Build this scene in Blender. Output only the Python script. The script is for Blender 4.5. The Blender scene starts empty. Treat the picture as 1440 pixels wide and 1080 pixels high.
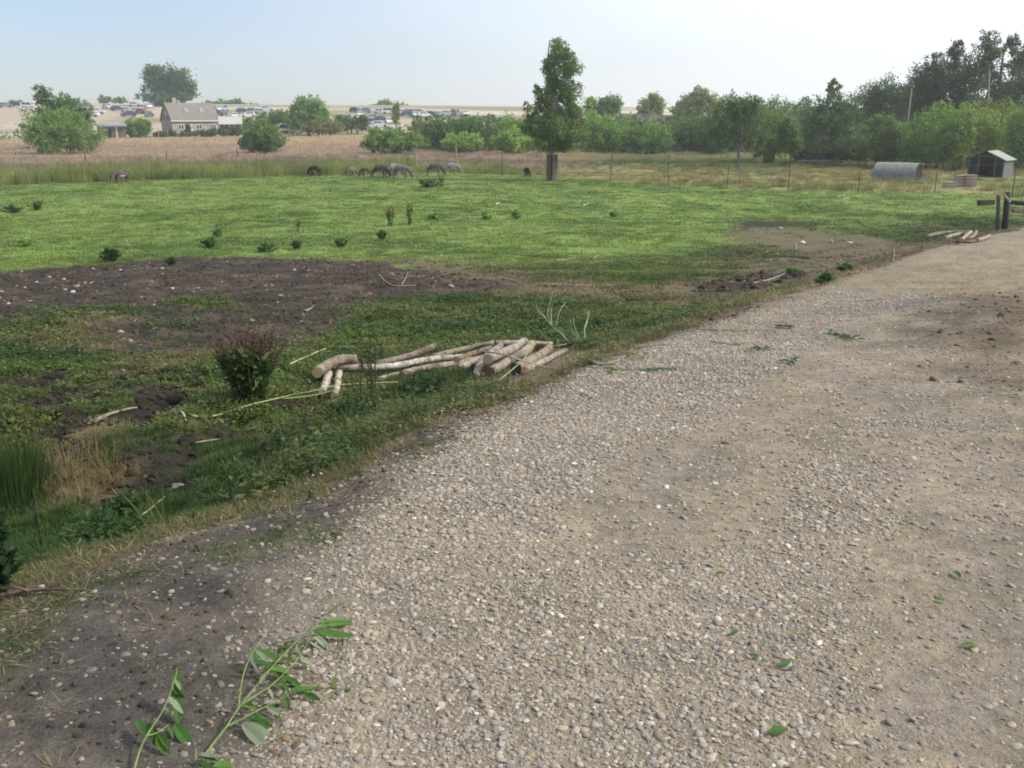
import bpy, math, random
import numpy as np
from mathutils import Vector, Matrix
R = math.radians
RNG = np.random.default_rng(7)
random.seed(7)
SC = bpy.context.scene
COL = SC.collection

# ---------------------------------------------------------------- camera
CAM = np.array([0.0, 0.0, 1.6]); FPX = 1354.0; PITCH = R(15.45)
cd = bpy.data.cameras.new('camera'); cam = bpy.data.objects.new('camera', cd); COL.objects.link(cam)
cam.location = CAM; cam.rotation_euler = (math.pi/2-PITCH, 0, 0)
cd.sensor_fit = 'HORIZONTAL'; cd.sensor_width = 36; cd.lens = 36*FPX/1440
cd.clip_start = 0.05; cd.clip_end = 9000
SC.camera = cam
# ---------------------------------------------------------------- sun and sky
SUN_EL, SUN_AZ = R(42), R(10)          # sun to the right, a little behind the camera
sdir = Vector((math.cos(SUN_EL)*math.cos(SUN_AZ), -math.cos(SUN_EL)*math.sin(SUN_AZ), math.sin(SUN_EL)))
sl = bpy.data.lights.new('sun', 'SUN'); sl.energy = 3.3; sl.angle = R(7); sl.color = (1, .95, .87)
so = bpy.data.objects.new('sun', sl); COL.objects.link(so); so.rotation_euler = sdir.to_track_quat('Z', 'Y').to_euler()
W = bpy.data.worlds.new('World'); SC.world = W; W.use_nodes = True
nt = W.node_tree; nt.nodes.clear()
def N(t, typ, **kw):
    n = t.nodes.new(typ)
    for k, v in kw.items(): setattr(n, k, v)
    return n
wo = N(nt, 'ShaderNodeOutputWorld'); bg = N(nt, 'ShaderNodeBackground')
sky = N(nt, 'ShaderNodeTexSky', sky_type='NISHITA', sun_disc=False)
sky.sun_elevation = SUN_EL; sky.sun_rotation = math.atan2(sdir.x, sdir.y); sky.air_density = 1.0; sky.dust_density = .4; sky.ozone_density = 2
tc = N(nt, 'ShaderNodeTexCoord')
dp = N(nt, 'ShaderNodeVectorMath', operation='DOT_PRODUCT'); dp.inputs[1].default_value = Vector((0.86, 0.22, 0.45)).normalized()
mp = N(nt, 'ShaderNodeMapping'); mp.inputs['Scale'].default_value = (1, 1, 2.6)
nz = N(nt, 'ShaderNodeTexNoise'); nz.inputs['Scale'].default_value = 1.7; nz.inputs['Detail'].default_value = 5; nz.inputs['Roughness'].default_value = .5
ml = N(nt, 'ShaderNodeMath', operation='MULTIPLY_ADD'); ml.inputs[1].default_value = .35
mr = N(nt, 'ShaderNodeMapRange', interpolation_type='SMOOTHSTEP')
mr.inputs['From Min'].default_value = 0.05; mr.inputs['From Max'].default_value = 0.80; mr.inputs['To Min'].default_value = 0.12; mr.inputs['To Max'].default_value = .97
mx = N(nt, 'ShaderNodeMix', data_type='RGBA'); mx.inputs[7].default_value = (12.2, 12.6, 12.9, 1)
L = nt.links.new
L(tc.outputs['Generated'], dp.inputs[0]); L(tc.outputs['Generated'], mp.inputs[0]); L(mp.outputs[0], nz.inputs['Vector'])
L(nz.outputs['Fac'], ml.inputs[0]); L(dp.outputs['Value'], ml.inputs[2]); L(ml.outputs[0], mr.inputs['Value'])
L(mr.outputs['Result'], mx.inputs[0]); tn = N(nt, 'ShaderNodeMix', data_type='RGBA', blend_type='MULTIPLY'); tn.inputs[0].default_value = 1; tn.inputs[7].default_value = (1.18, 1.25, 1.5, 1)
L(sky.outputs[0], tn.inputs[6]); L(tn.outputs[2], mx.inputs[6]); L(mx.outputs[2], bg.inputs['Color']); L(bg.outputs[0], wo.inputs[0])
bg.inputs['Strength'].default_value = 0.095
SC.view_settings.view_transform = 'Standard'; SC.view_settings.look = 'None'; SC.view_settings.gamma = 1
SC.view_settings.use_curve_mapping = False; SC.view_settings.exposure = 0.05
SC.cycles.max_bounces = 5; SC.cycles.diffuse_bounces = 3; SC.cycles.transparent_max_bounces = 6; SC.cycles.volume_bounces = 0
SC.cycles.use_denoising = True; SC.cycles.filter_width = 1.8

# ---------------------------------------------------------------- numeric helpers
_T = np.random.default_rng(11).random(65536)
def vn(x, y, s=0):
    x = np.asarray(x, float); y = np.asarray(y, float)
    xi = np.floor(x).astype(np.int64); yi = np.floor(y).astype(np.int64); fx = x-xi; fy = y-yi
    fx = fx*fx*(3-2*fx); fy = fy*fy*(3-2*fy)
    def h(a, b): return _T[((a*374761393 + b*668265263 + s*1442695) ^ ((a*40503) >> 3)) & 65535]
    return (h(xi, yi)*(1-fx)+h(xi+1, yi)*fx)*(1-fy)+(h(xi, yi+1)*(1-fx)+h(xi+1, yi+1)*fx)*fy
def fbm(x, y, s=0, o=4):
    v = 0; a = .5; t = 0
    for k in range(o):
        v = v+a*vn(np.asarray(x)*2**k+k*17.3, np.asarray(y)*2**k-k*9.1, s+k); t += a; a *= .5
    return v/t
def ss(a, b, x):
    t = np.clip((x-a)/(b-a), 0, 1); return t*t*(3-2*t)
def smooth_table(pts):
    ys = np.linspace(-60, 700, 3041); z = np.interp(ys, [p[0] for p in pts], [p[1] for p in pts])
    for half in (8,):
        k = np.ones(2*half+1)/(2*half+1); zp = np.pad(z, half, mode='edge'); z = np.convolve(zp, k, 'valid')
    return ys, z
TP = smooth_table([(-60, 1.5), (0, 0), (40, -2.93), (50, -3.12), (60, -3.2), (150, -3.2), (205, -2.1), (235, -0.9), (260, .5), (290, 2.3), (320, 4.0), (350, 5.3), (400, 6.2), (460, 5.6), (560, 3), (700, -2)])
TF = smooth_table([(-60, 0.6), (0, -.72), (5, -.92), (10, -1.28), (20, -1.98), (30, -2.6), (40, -3.0), (50, -3.17), (60, -3.2), (150, -3.2), (205, -2.1), (235, -0.9), (260, .5), (290, 2.3), (320, 4.0), (350, 5.3), (400, 6.2), (460, 5.6), (560, 3), (700, -2)])
def zp(y): return np.interp(y, *TP)
def zf(y): return np.interp(y, *TF)
cp, sp_ = math.cos(PITCH), math.sin(PITCH)
def ray(px, py):
    u = (px-720)/FPX; v = (540-py)/FPX
    return np.array([u, cp+v*sp_, -sp_+v*cp])
def at(px, py, Y):
    d = ray(px, py); return CAM+d*(Y/d[1])
def mpp(Y): return Y/FPX/ cp * 0.97           # metres per (1440-wide) pixel at distance Y
def march(px, py, f, t0=1.2):
    d = ray(px, py); t = t0*1.006**np.arange(1150)
    P = CAM[:, None]+d[:, None]*t
    below = P[2] < f(P[0], P[1])
    if not below.any(): i = len(t)-1
    else: i = int(np.argmax(below))
    a, b = t[max(i-1, 0)], t[i]
    tt = np.linspace(a, b, 30); P = CAM[:, None]+d[:, None]*tt
    k = int(np.argmin(np.abs(P[2]-f(P[0], P[1]))))
    return P[:, k]
edge_px = [(-60, 870), (60, 812), (200, 755), (300, 722), (440, 680), (520, 640), (600, 592), (650, 570), (720, 548), (800, 512), (880, 482), (1000, 443), (1080, 418), (1200, 382), (1250, 366), (1300, 350), (1380, 331), (1440, 320)]
E = [march(a, b, lambda x, y: zp(y))[:2] for a, b in edge_px]
EDGE = np.array([(-5.5, -25), (-3.2, -4)] + [tuple(e) for e in E] + [(30, 43), (60, 50), (140, 70)])
gr_px = [(300, 1100), (360, 1000), (400, 920), (425, 800), (490, 725), (600, 635), (690, 575), (760, 548), (830, 510), (900, 483), (1010, 445), (1085, 425)]
Gp = [march(a, b, lambda x, y: zp(y))[:2] for a, b in gr_px]
def sdl(x, y, P):          # signed distance to an open polyline, positive on its left
    x = np.asarray(x, float); y = np.asarray(y, float)
    best = np.full(x.shape, 1e9); sg = np.ones(x.shape)
    for (x0, y0), (x1, y1) in zip(P[:-1], P[1:]):
        dx, dy = x1-x0, y1-y0; L2 = dx*dx+dy*dy
        t = np.clip(((x-x0)*dx+(y-y0)*dy)/L2, 0, 1)
        ex = x-x0-t*dx; ey = y-y0-t*dy; d = ex*ex+ey*ey
        c = dx*(y-y0)-dy*(x-x0)
        m = d < best
        best = np.where(m, d, best); sg = np.where(m, np.where(c > 0, 1., -1.), sg)
    return np.sqrt(best)*sg
GEDGE = np.array([(-1.6, -12), (-1.0, -2)]+[tuple(g) for g in Gp]+[tuple(e) for e in E[13:]]+[(30, 43), (60, 50), (140, 70)])
def H0(x, y):
    x = np.asarray(x, float); y = np.asarray(y, float)
    s = sdl(x, y, EDGE)
    w = 1.9+0.5*vn(x*.4, y*.4, 5)
    k = ss(-.25, 1, s/w)
    z = zp(y)*(1-k)+zf(y)*k
    hill = ss(195, 320, y)
    z = z+hill*(-x*0.006)*ss(200, 300, y)
    return z, s
def H(x, y):
    z, s = H0(x, y)
    x = np.asarray(x, float); y = np.asarray(y, float)
    far = 1-ss(60, 120, y)
    g = ss(0, 1.2, s)
    z = z+far*((fbm(x*.9, y*.9, 3, 3)-.5)*.16*g+(fbm(x*.35, y*.35, 8, 2)-.5)*.12)
    near = ss(14, 6, y)*ss(-1.0, -2.6, x)*g       # poached wet ground at lower left
    z = z+near*(fbm(x*2.3, y*2.3, 21, 3)-.5)*.34+near*(fbm(x*7, y*7, 25, 2)-.5)*.07
    z = z+(1-g)*(fbm(x*3, y*3, 31, 2)-.5)*.03
    d = np.hypot((x-6.4)/1.9, (y-12.0)/3.2)         # dung and soil heap at right
    z = z+0.22*ss(1.1, .2, d)
    return z
def G(px, py, h=0.0):
    return march(px, py, lambda x, y: H(x, y)+h)
def poly_sd(x, y, P):       # positive inside
    x = np.asarray(x, float); y = np.asarray(y, float); best = np.full(x.shape, 1e9); ins = np.zeros(x.shape, bool)
    n = len(P)
    for i in range(n):
        x0, y0 = P[i]; x1, y1 = P[(i+1) % n]; dx, dy = x1-x0, y1-y0
        t = np.clip(((x-x0)*dx+(y-y0)*dy)/(dx*dx+dy*dy+1e-12), 0, 1)
        best = np.minimum(best, (x-x0-t*dx)**2+(y-y0-t*dy)**2)
        c = ((y0 > y) != (y1 > y)); 
        with np.errstate(divide='ignore', invalid='ignore'):
            xi = dx*(y-y0)/(dy if abs(dy) > 1e-12 else 1e-12)+x0
        ins ^= (c & (x < xi))
    return np.sqrt(best)*np.where(ins, 1, -1)
def PX(pts): return [tuple(march(a, b, lambda x, y: H0(x, y)[0])[:2]) for a, b in pts]
Z_DIRT = PX([(-80, 388), (100, 376), (250, 364), (420, 362), (520, 367), (600, 380), (680, 396), (700, 405), (640, 413), (560, 414), (510, 434), (440, 470), (345, 494), (230, 498), (150, 482), (150, 458), (205, 442), (170, 430), (90, 438), (0, 458), (-80, 472)])
Z_PALE = PX([(245, 422), (300, 418), (320, 428), (280, 434), (250, 432)])
Z_DRY = PX([(160, 440), (190, 434), (175, 470), (200, 500), (330, 495), (360, 505), (180, 520), (130, 480), (60, 470), (60, 455)])
Z_TRAMP = PX([(540, 362), (660, 368), (740, 393), (900, 406), (990, 396), (1060, 384), (1110, 358), (1010, 330), (1060, 318), (1180, 328), (1300, 340), (1330, 345), (1230, 368), (1110, 408), (1000, 440), (930, 436), (780, 422), (690, 414), (600, 400)])
Z_MUD2 = PX([(1030, 312), (1090, 308), (1170, 312), (1150, 320), (1060, 322)])
Z_MUD3 = PX([(990, 400), (1040, 385), (1130, 382), (1120, 398), (1060, 410), (1000, 412)])
Z_MUD1 = PX([(170, 640), (250, 625), (260, 680), (200, 720), (130, 730), (140, 680)])
Z_MUD4 = PX([(0, 540), (90, 520), (230, 540), (330, 610), (290, 690), (120, 660), (60, 600), (0, 590)])
Z_STRAW = PX([(45, 612), (160, 596), (195, 640), (170, 690), (90, 720), (50, 680)])
Z_TAN = PX([(1040, 428), (1090, 402), (1200, 380), (1320, 352), (1460, 340), (1460, 420), (1330, 425), (1180, 400), (1100, 430), (1060, 440)])
Z_LOGS = PX([(650, 512), (700, 498), (800, 484), (880, 480), (800, 515), (720, 552), (665, 548)])
Z_DUNG = PX([(1330, 480), (1385, 430), (1460, 400), (1460, 545), (1400, 535), (1340, 515)])
fe_px = [(-200, 266), (0, 262), (160, 256), (300, 251), (430, 248), (560, 243), (640, 243), (707, 246), (780, 249), (858, 254), (940, 262), (1022, 265), (1108, 268), (1206, 270), (1314, 271), (1423, 277), (1500, 281)]
FE = [march(a, b, lambda x, y: zf(y))[:2] for a, b in fe_px]
FEDGE = np.array([(-140, 66)]+[tuple(e) for e in FE]+[(120, 56)])
def C(*v): return np.array(v, float)
def mixc(a, b, t): return a*(1-t[..., None])+b*t[..., None]
def zones(x, y):
    """linear base colour of the ground and the masks used by the scatterers"""
    x = np.asarray(x, float); y = np.asarray(y, float)
    s = sdl(x, y, EDGE); sg = -sdl(x, y, GEDGE); sf = sdl(x, y, FEDGE)
    n1 = fbm(x*1.3, y*1.3, 40, 4)-.5; n2 = fbm(x*.28, y*.28, 50, 3)-.5; n3 = fbm(x*4, y*4, 60, 3)-.5
    r = np.hypot(x, y)
    bright = ss(-5, 6, y+n2*9-25-np.clip(x, -20, 30)*.95)  # sunny far grass and cloud-shaded near grass, painted into the colour
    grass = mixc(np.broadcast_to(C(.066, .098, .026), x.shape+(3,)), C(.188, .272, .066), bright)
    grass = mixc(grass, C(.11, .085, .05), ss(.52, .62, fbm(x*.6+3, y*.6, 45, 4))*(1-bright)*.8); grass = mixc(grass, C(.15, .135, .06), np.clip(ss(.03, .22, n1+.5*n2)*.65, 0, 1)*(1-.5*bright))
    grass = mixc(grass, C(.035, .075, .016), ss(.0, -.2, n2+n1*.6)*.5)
    def zm(P, soft, amp): return ss(-soft, soft, poly_sd(x, y, P)+n1*amp+n3*amp*.5)
    sc = .25+.03*y
    dirt = ss(-.25, .35, poly_sd(x, y, Z_DIRT)+.25+(n1*.9+n3*.5)*ss(4, 20, y)*1.5); soilc = C(.048, .037, .029)
    soil = mixc(np.broadcast_to(soilc, x.shape+(3,)), C(.092, .070, .052), ss(.0, .3, n3+n1))
    c = mixc(grass, C(.16, .125, .07), zm(Z_DRY, .5, 1.6)*.5)
    tr = zm(Z_TRAMP, 1.0, 3.5); c = mixc(c, C(.135, .105, .068), tr*.85)
    c = mixc(c, soil, dirt); pale = zm(Z_PALE, .3, .6); c = mixc(c, C(.2, .165, .09), pale*.8)
    mud = np.maximum.reduce([zm(Z_MUD2, .5, 2.), zm(Z_MUD3, .3, 1.2), zm(Z_MUD1, .1, 1.1), ss(-.03, .08, fbm(x*2.3, y*2.3, 21, 3)*-1+.53)*zm(Z_MUD4, .25, 1.), ss(.02, .12, fbm(x*1.9+7, y*1.9, 23, 3)*-1+.47)*ss(13, 10, y)*ss(-.6, -1.2, x)*ss(.5, 1.2, s)])
    c = mixc(c, C(.030, .025, .021), mud*.92)
    straw = zm(Z_STRAW, .12, .6)*ss(.38, .52, fbm(x*3, y*3, 66, 3)); c = mixc(c, C(.13, .105, .06), straw*.85)
    # strip by the track
    edge = ss(.75, .05, np.abs(s-.15)+n1*.6)*ss(-1, 2, y+x); c = mixc(c, C(.19, .15, .10), edge*.75)
    onp = ss(.12, -.12, s+n1*.35)
    wedge = mixc(np.broadcast_to(C(.080, .071, .062), x.shape+(3,)), C(.125, .108, .088), ss(-.1, .3, n3+n1))
    wg = ss(.02, .2, fbm(x*1.7, y*1.7, 71, 3)-.56); wedge = mixc(wedge, C(.075, .085, .035), wg*.7)
    c = mixc(c, wedge, onp)
    gravel = ss(-.3, .35, sg+n1*.5)*onp
    sand = mixc(np.broadcast_to(C(.30, .245, .175), x.shape+(3,)), C(.235, .20, .155), ss(-.2, .25, n3+n1))
    c = mixc(c, sand, gravel)
    tan = zm(Z_TAN, .6, 1.4)*onp; c = mixc(c, C(.32, .265, .185), tan*.55)
    dung = zm(Z_DUNG, .7, 1.4)*onp; c = mixc(c, C(.10, .075, .05), dung*.75)
    # beyond the paddock
    tall = ss(-.5, 1.5, sf+n1*2)
    m = mixc(np.broadcast_to(C(.10, .145, .04), x.shape+(3,)), C(.26, .205, .155), ss(88, 104, y+n1*12+np.clip(x, -60, 60)*-.35)*ss(15, 3, x-.0*y))
    m = mixc(m, mixc(np.broadcast_to(C(.17, .22, .075), x.shape+(3,)), C(.34, .275, .13), ss(-.12, .1, n1+.6*n2)), ss(-1, 5, x+n1*12)*ss(112, 96, y+n1*20)*.85)
    m = mixc(m, C(.25, .20, .13), ss(-4, 8, x)*ss(112, 120, y)*.6)
    m = mixc(m, C(.33, .26, .17), ss(160, 175, y+n1*10)*.8)
    c = mixc(c, m, tall)
    hill = ss(196, 212, y+n1*8)
    hc = mixc(np.broadcast_to(C(.47, .385, .28), x.shape+(3,)), C(.60, .53, .44), ss(.0, .2, fbm(x*.02, y*.07, 90, 3)-.5))
    hc = mixc(hc, C(.10, .13, .05), ss(60, 80, x-.0*y)); hc = mixc(hc, C(.20, .20, .09), ss(.02, .16, fbm(x*.025+5, y*.05, 95, 3)-.52)*.7)
    c = mixc(c, hc, hill)
    c = mixc(c, C(.07, .1, .05), ss(420, 480, y)); lp_ = ss(-.05, .15, poly_sd(x, y, Z_LOGS)+n1*.15)*(1-onp); c = mixc(c, C(.19, .155, .11), lp_*.8)
    g = dict(s=s, sg=sg, sf=sf, dirt=np.maximum(dirt*(1-pale), mud), tramp=tr, straw=np.maximum(straw, zm(Z_DRY, .5, 1.6)*.6), onp=onp, gravel=gravel, tan=tan, dung=dung, tall=tall, lp=lp_, bright=bright, mud=mud, edge=edge, n1=n1, n2=n2, wg=wg)
    return np.clip(c, .005, .8), g

# ---------------------------------------------------------------- mesh helpers
def mesh_np(name, V, F, mat=None, smooth=False):
    me = bpy.data.meshes.new(name)
    V = np.asarray(V, np.float32); F = np.asarray(F, np.int32); k = F.shape[1]
    me.vertices.add(len(V)); me.vertices.foreach_set('co', V.ravel())
    me.loops.add(F.size); me.loops.foreach_set('vertex_index', F.ravel())
    me.polygons.add(len(F)); me.polygons.foreach_set('loop_start', np.arange(0, F.size, k, dtype=np.int32)); me.polygons.foreach_set('loop_total', np.full(len(F), k, np.int32))
    me.polygons.foreach_set('use_smooth', np.full(len(F), smooth)); me.update(calc_edges=True)
    if mat: me.materials.append(mat)
    return me
def attr(me, name, typ, dom, data):
    a = me.attributes.new(name, typ, dom); key = {'FLOAT': 'value', 'INT': 'value', 'FLOAT_COLOR': 'color', 'FLOAT_VECTOR': 'vector'}[typ]
    a.data.foreach_set(key, np.asarray(data, np.int32 if typ == 'INT' else np.float32).ravel())
def link(name, me, parent=None, loc=None, rot=None):
    o = bpy.data.objects.new(name, me); COL.objects.link(o)
    if parent is not None: o.parent = parent
    if loc is not None: o.location = [float(v) for v in loc]
    if rot is not None: o.rotation_euler = rot
    return o
def tag(o, label=None, cat=None, group=None, kind=None):
    if label: o['label'] = label
    if cat: o['category'] = cat
    if group: o['group'] = group
    if kind: o['kind'] = kind
    return o
def thing(name, label, cat, loc, rz=0, group=None):
    return tag(link(name, None, loc=loc, rot=(0, 0, rz)), label, cat, group)
class MB:
    def __init__(s): s.v = []; s.f = []
    def add(s, vs, fs):
        b = len(s.v); s.v += [tuple(map(float, v)) for v in vs]; s.f += [tuple(b+i for i in f) for f in fs]; return s
    def box(s, c, d, rz=0, rx=0, ry=0):
        M = Matrix.Rotation(rz, 3, 'Z') @ Matrix.Rotation(ry, 3, 'Y') @ Matrix.Rotation(rx, 3, 'X')
        vs = [Vector(c)+M @ Vector((sx*d[0]/2, sy*d[1]/2, sz*d[2]/2)) for sx in (-1, 1) for sy in (-1, 1) for sz in (-1, 1)]
        return s.add(vs, [(0, 1, 3, 2), (4, 6, 7, 5), (0, 4, 5, 1), (2, 3, 7, 6), (0, 2, 6, 4), (1, 5, 7, 3)])
    def prism(s, prof, y0, y1):          # profile in x,z extruded along y
        n = len(prof); vs = [(x, y0, z) for x, z in prof]+[(x, y1, z) for x, z in prof]
        return s.add(vs, [tuple(range(n)), tuple(range(2*n-1, n-1, -1))]+[(i, i+n, (i+1) % n+n, (i+1) % n) for i in range(n)])
    def tube(s, P, rad, n=8, cap=True, wob=0):
        P = [Vector([float(q) for q in p]) for p in P]; rings = []
        if not hasattr(rad, '__len__'): rad = [rad]*len(P)
        up = Vector((0, 0, 1))
        for i, p in enumerate(P):
            t = (P[min(i+1, len(P)-1)]-P[max(i-1, 0)]); t = t.normalized() if t.length > 1e-9 else up
            a = t.cross(up) if abs(t.dot(up)) < .95 else t.cross(Vector((1, 0, 0))); a.normalize(); b = t.cross(a)
            rings.append([p+(a*math.cos(2*math.pi*k/n)+b*math.sin(2*math.pi*k/n))*rad[i]*(1+wob*(random.random()-.5)) for k in range(n)])
        vs = [v for r in rings for v in r]; fs = []
        for i in range(len(P)-1):
            for k in range(n): fs.append((i*n+k, i*n+(k+1) % n, (i+1)*n+(k+1) % n, (i+1)*n+k))
        if cap: fs.append(tuple(range(n-1, -1, -1))); fs.append(tuple((len(P)-1)*n+k for k in range(n)))
        return s.add(vs, fs)
    def mesh(s, name, mat, smooth=False):
        me = bpy.data.meshes.new(name); me.from_pydata(s.v, [], s.f); me.update()
        if mat: me.materials.append(mat)
        if smooth: me.polygons.foreach_set('use_smooth', [True]*len(me.polygons))
        return me
    def build(s, name, mat, parent=None, smooth=False, loc=None, rot=None):
        return link(name, s.mesh(name, mat, smooth), parent, loc, rot)
def spline(P, m=6):          # Catmull-Rom
    P = [np.asarray(p, float) for p in P]; Q = [2*P[0]-P[1]]+P+[2*P[-1]-P[-2]]; out = []
    for i in range(1, len(Q)-2):
        for t in np.linspace(0, 1, m, endpoint=False):
            a, b, c, d = Q[i-1:i+3]
            out.append(.5*((2*b)+(-a+c)*t+(2*a-5*b+4*c-d)*t*t+(-a+3*b-3*c+d)*t**3))
    out.append(P[-1]); return out

# ---------------------------------------------------------------- materials
def mat_new(name):
    m = bpy.data.materials.new(name); m.use_nodes = True; t = m.node_tree; b = t.nodes['Principled BSDF']; return m, t, b
def noise(t, scale, detail=4, rough=.6, coord='Object', vec=None):
    tcn = N(t, 'ShaderNodeTexCoord'); n = N(t, 'ShaderNodeTexNoise'); n.inputs['Scale'].default_value = scale; n.inputs['Detail'].default_value = detail; n.inputs['Roughness'].default_value = rough
    if coord == 'World':
        g = N(t, 'ShaderNodeNewGeometry'); t.links.new(g.outputs['Position'], n.inputs['Vector'])
    else: t.links.new(tcn.outputs[coord], n.inputs['Vector'])
    return n
def ramp(t, src, stops):
    r = N(t, 'ShaderNodeValToRGB'); e = r.color_ramp.elements
    while len(e) < len(stops): e.new(.5)
    for q, (p, c) in zip(e, stops): q.position = p; q.color = (*c, 1) if len(c) == 3 else c
    t.links.new(src, r.inputs[0]); return r
def simple(name, c1, c2=None, scale=8, rough=.75, bump=.3, bscale=30, metallic=0, spec=.3):
    m, t, b = mat_new(name); b.inputs['Roughness'].default_value = rough; b.inputs['Metallic'].default_value = metallic; b.inputs['Specular IOR Level'].default_value = spec
    if c2 is None: c2 = [v*.75 for v in c1]
    n = noise(t, scale); r = ramp(t, n.outputs['Fac'], [(.3, c1), (.7, c2)]); t.links.new(r.outputs[0], b.inputs['Base Color'])
    if bump:
        n2 = noise(t, bscale); bp = N(t, 'ShaderNodeBump'); bp.inputs['Strength'].default_value = bump; bp.inputs['Distance'].default_value = .02
        t.links.new(n2.outputs['Fac'], bp.inputs['Height']); t.links.new(bp.outputs[0], b.inputs['Normal'])
    return m
def ground_mat():
    m, t, b = mat_new('ground_cover'); b.inputs['Roughness'].default_value = .95; b.inputs['Specular IOR Level'].default_value = .15
    a = N(t, 'ShaderNodeAttribute', attribute_name='base'); 
    n = noise(t, 14, 6, .65, 'World'); n2 = noise(t, 90, 3, .6, 'World'); n4 = noise(t, 1.6, 5, .65, 'World')
    r = ramp(t, n.outputs['Fac'], [(.25, (.62, .62, .62)), (.75, (1.38, 1.38, 1.38))]); r2 = ramp(t, n2.outputs['Fac'], [(.3, (.75, .75, .75)), (.7, (1.25, 1.25, 1.25))])
    r4 = ramp(t, n4.outputs['Fac'], [(.3, (.78, .80, .76)), (.7, (1.22, 1.2, 1.24))])
    m1 = N(t, 'ShaderNodeMix', data_type='RGBA', blend_type='MULTIPLY'); m1.inputs[0].default_value = 1
    m2 = N(t, 'ShaderNodeMix', data_type='RGBA', blend_type='MULTIPLY'); m2.inputs[0].default_value = 1
    m3 = N(t, 'ShaderNodeMix', data_type='RGBA', blend_type='MULTIPLY'); m3.inputs[0].default_value = 1
    lk = t.links.new; lk(a.outputs['Color'], m1.inputs[6]); lk(r.outputs[0], m1.inputs[7]); lk(m1.outputs[2], m2.inputs[6]); lk(r2.outputs[0], m2.inputs[7])
    lk(m2.outputs[2], m3.inputs[6]); lk(r4.outputs[0], m3.inputs[7]); lk(m3.outputs[2], b.inputs['Base Color'])
    ad = N(t, 'ShaderNodeMath', operation='MULTIPLY_ADD'); ad.inputs[1].default_value = .35; lk(n2.outputs['Fac'], ad.inputs[0]); lk(n.outputs['Fac'], ad.inputs[2])
    bp = N(t, 'ShaderNodeBump'); bp.inputs['Strength'].default_value = .8; bp.inputs['Distance'].default_value = .03; lk(ad.outputs[0], bp.inputs['Height']); lk(bp.outputs[0], b.inputs['Normal'])
    return m
def plant_mat(name, inst=True, col=(.1, .15, .03), var=.35, trans=.35, rough=.6):
    """leaf matter: base colour x tone, part of the light passes through"""
    m, t, b = mat_new(name); b.inputs['Roughness'].default_value = rough; b.inputs['Specular IOR Level'].default_value = .25; lk = t.links.new
    mu = N(t, 'ShaderNodeMix', data_type='RGBA', blend_type='MULTIPLY'); mu.inputs[0].default_value = 1
    if inst:
        a = N(t, 'ShaderNodeAttribute', attribute_name='tint', attribute_type='INSTANCER'); lk(a.outputs['Color'], mu.inputs[6])
        oi = N(t, 'ShaderNodeObjectInfo'); src = oi.outputs['Random']
        b2 = N(t, 'ShaderNodeAttribute', attribute_name='tone'); ad = N(t, 'ShaderNodeMath', operation='ADD'); lk(src, ad.inputs[0]); lk(b2.outputs['Fac'], ad.inputs[1]); hf = N(t, 'ShaderNodeMath', operation='MULTIPLY'); hf.inputs[1].default_value = .5; lk(ad.outputs[0], hf.inputs[0]); src = hf.outputs[0]
    else:
        oi = N(t, 'ShaderNodeObjectInfo'); lk(oi.outputs['Color'], mu.inputs[6]); a = N(t, 'ShaderNodeAttribute', attribute_name='tone'); src = a.outputs['Fac']
    r = ramp(t, src, [(0, (1-var, 1-var, 1-var*.9)), (1, (1+var*1.2, 1+var, 1+var*.5))]); lk(r.outputs[0], mu.inputs[7]); lk(mu.outputs[2], b.inputs['Base Color'])
    tr = N(t, 'ShaderNodeBsdfTranslucent'); lk(mu.outputs[2], tr.inputs['Color']); ms = N(t, 'ShaderNodeMixShader'); ms.inputs[0].default_value = trans
    lk(b.outputs[0], ms.inputs[1]); lk(tr.outputs[0], ms.inputs[2]); lk(ms.outputs[0], t.nodes['Material Output'].inputs['Surface']); return m
def objcol_mat(name, rough=.5, spec=.5, metallic=0, var=.25, scale=6, coat=0):
    m, t, b = mat_new(name); b.inputs['Roughness'].default_value = rough; b.inputs['Specular IOR Level'].default_value = spec; b.inputs['Metallic'].default_value = metallic; b.inputs['Coat Weight'].default_value = coat
    oi = N(t, 'ShaderNodeObjectInfo'); n = noise(t, scale); r = ramp(t, n.outputs['Fac'], [(.3, (1-var,)*3), (.7, (1+var*.4,)*3)])
    mu = N(t, 'ShaderNodeMix', data_type='RGBA', blend_type='MULTIPLY'); mu.inputs[0].default_value = 1
    t.links.new(oi.outputs['Color'], mu.inputs[6]); t.links.new(r.outputs[0], mu.inputs[7]); t.links.new(mu.outputs[2], b.inputs['Base Color']); return m
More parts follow.
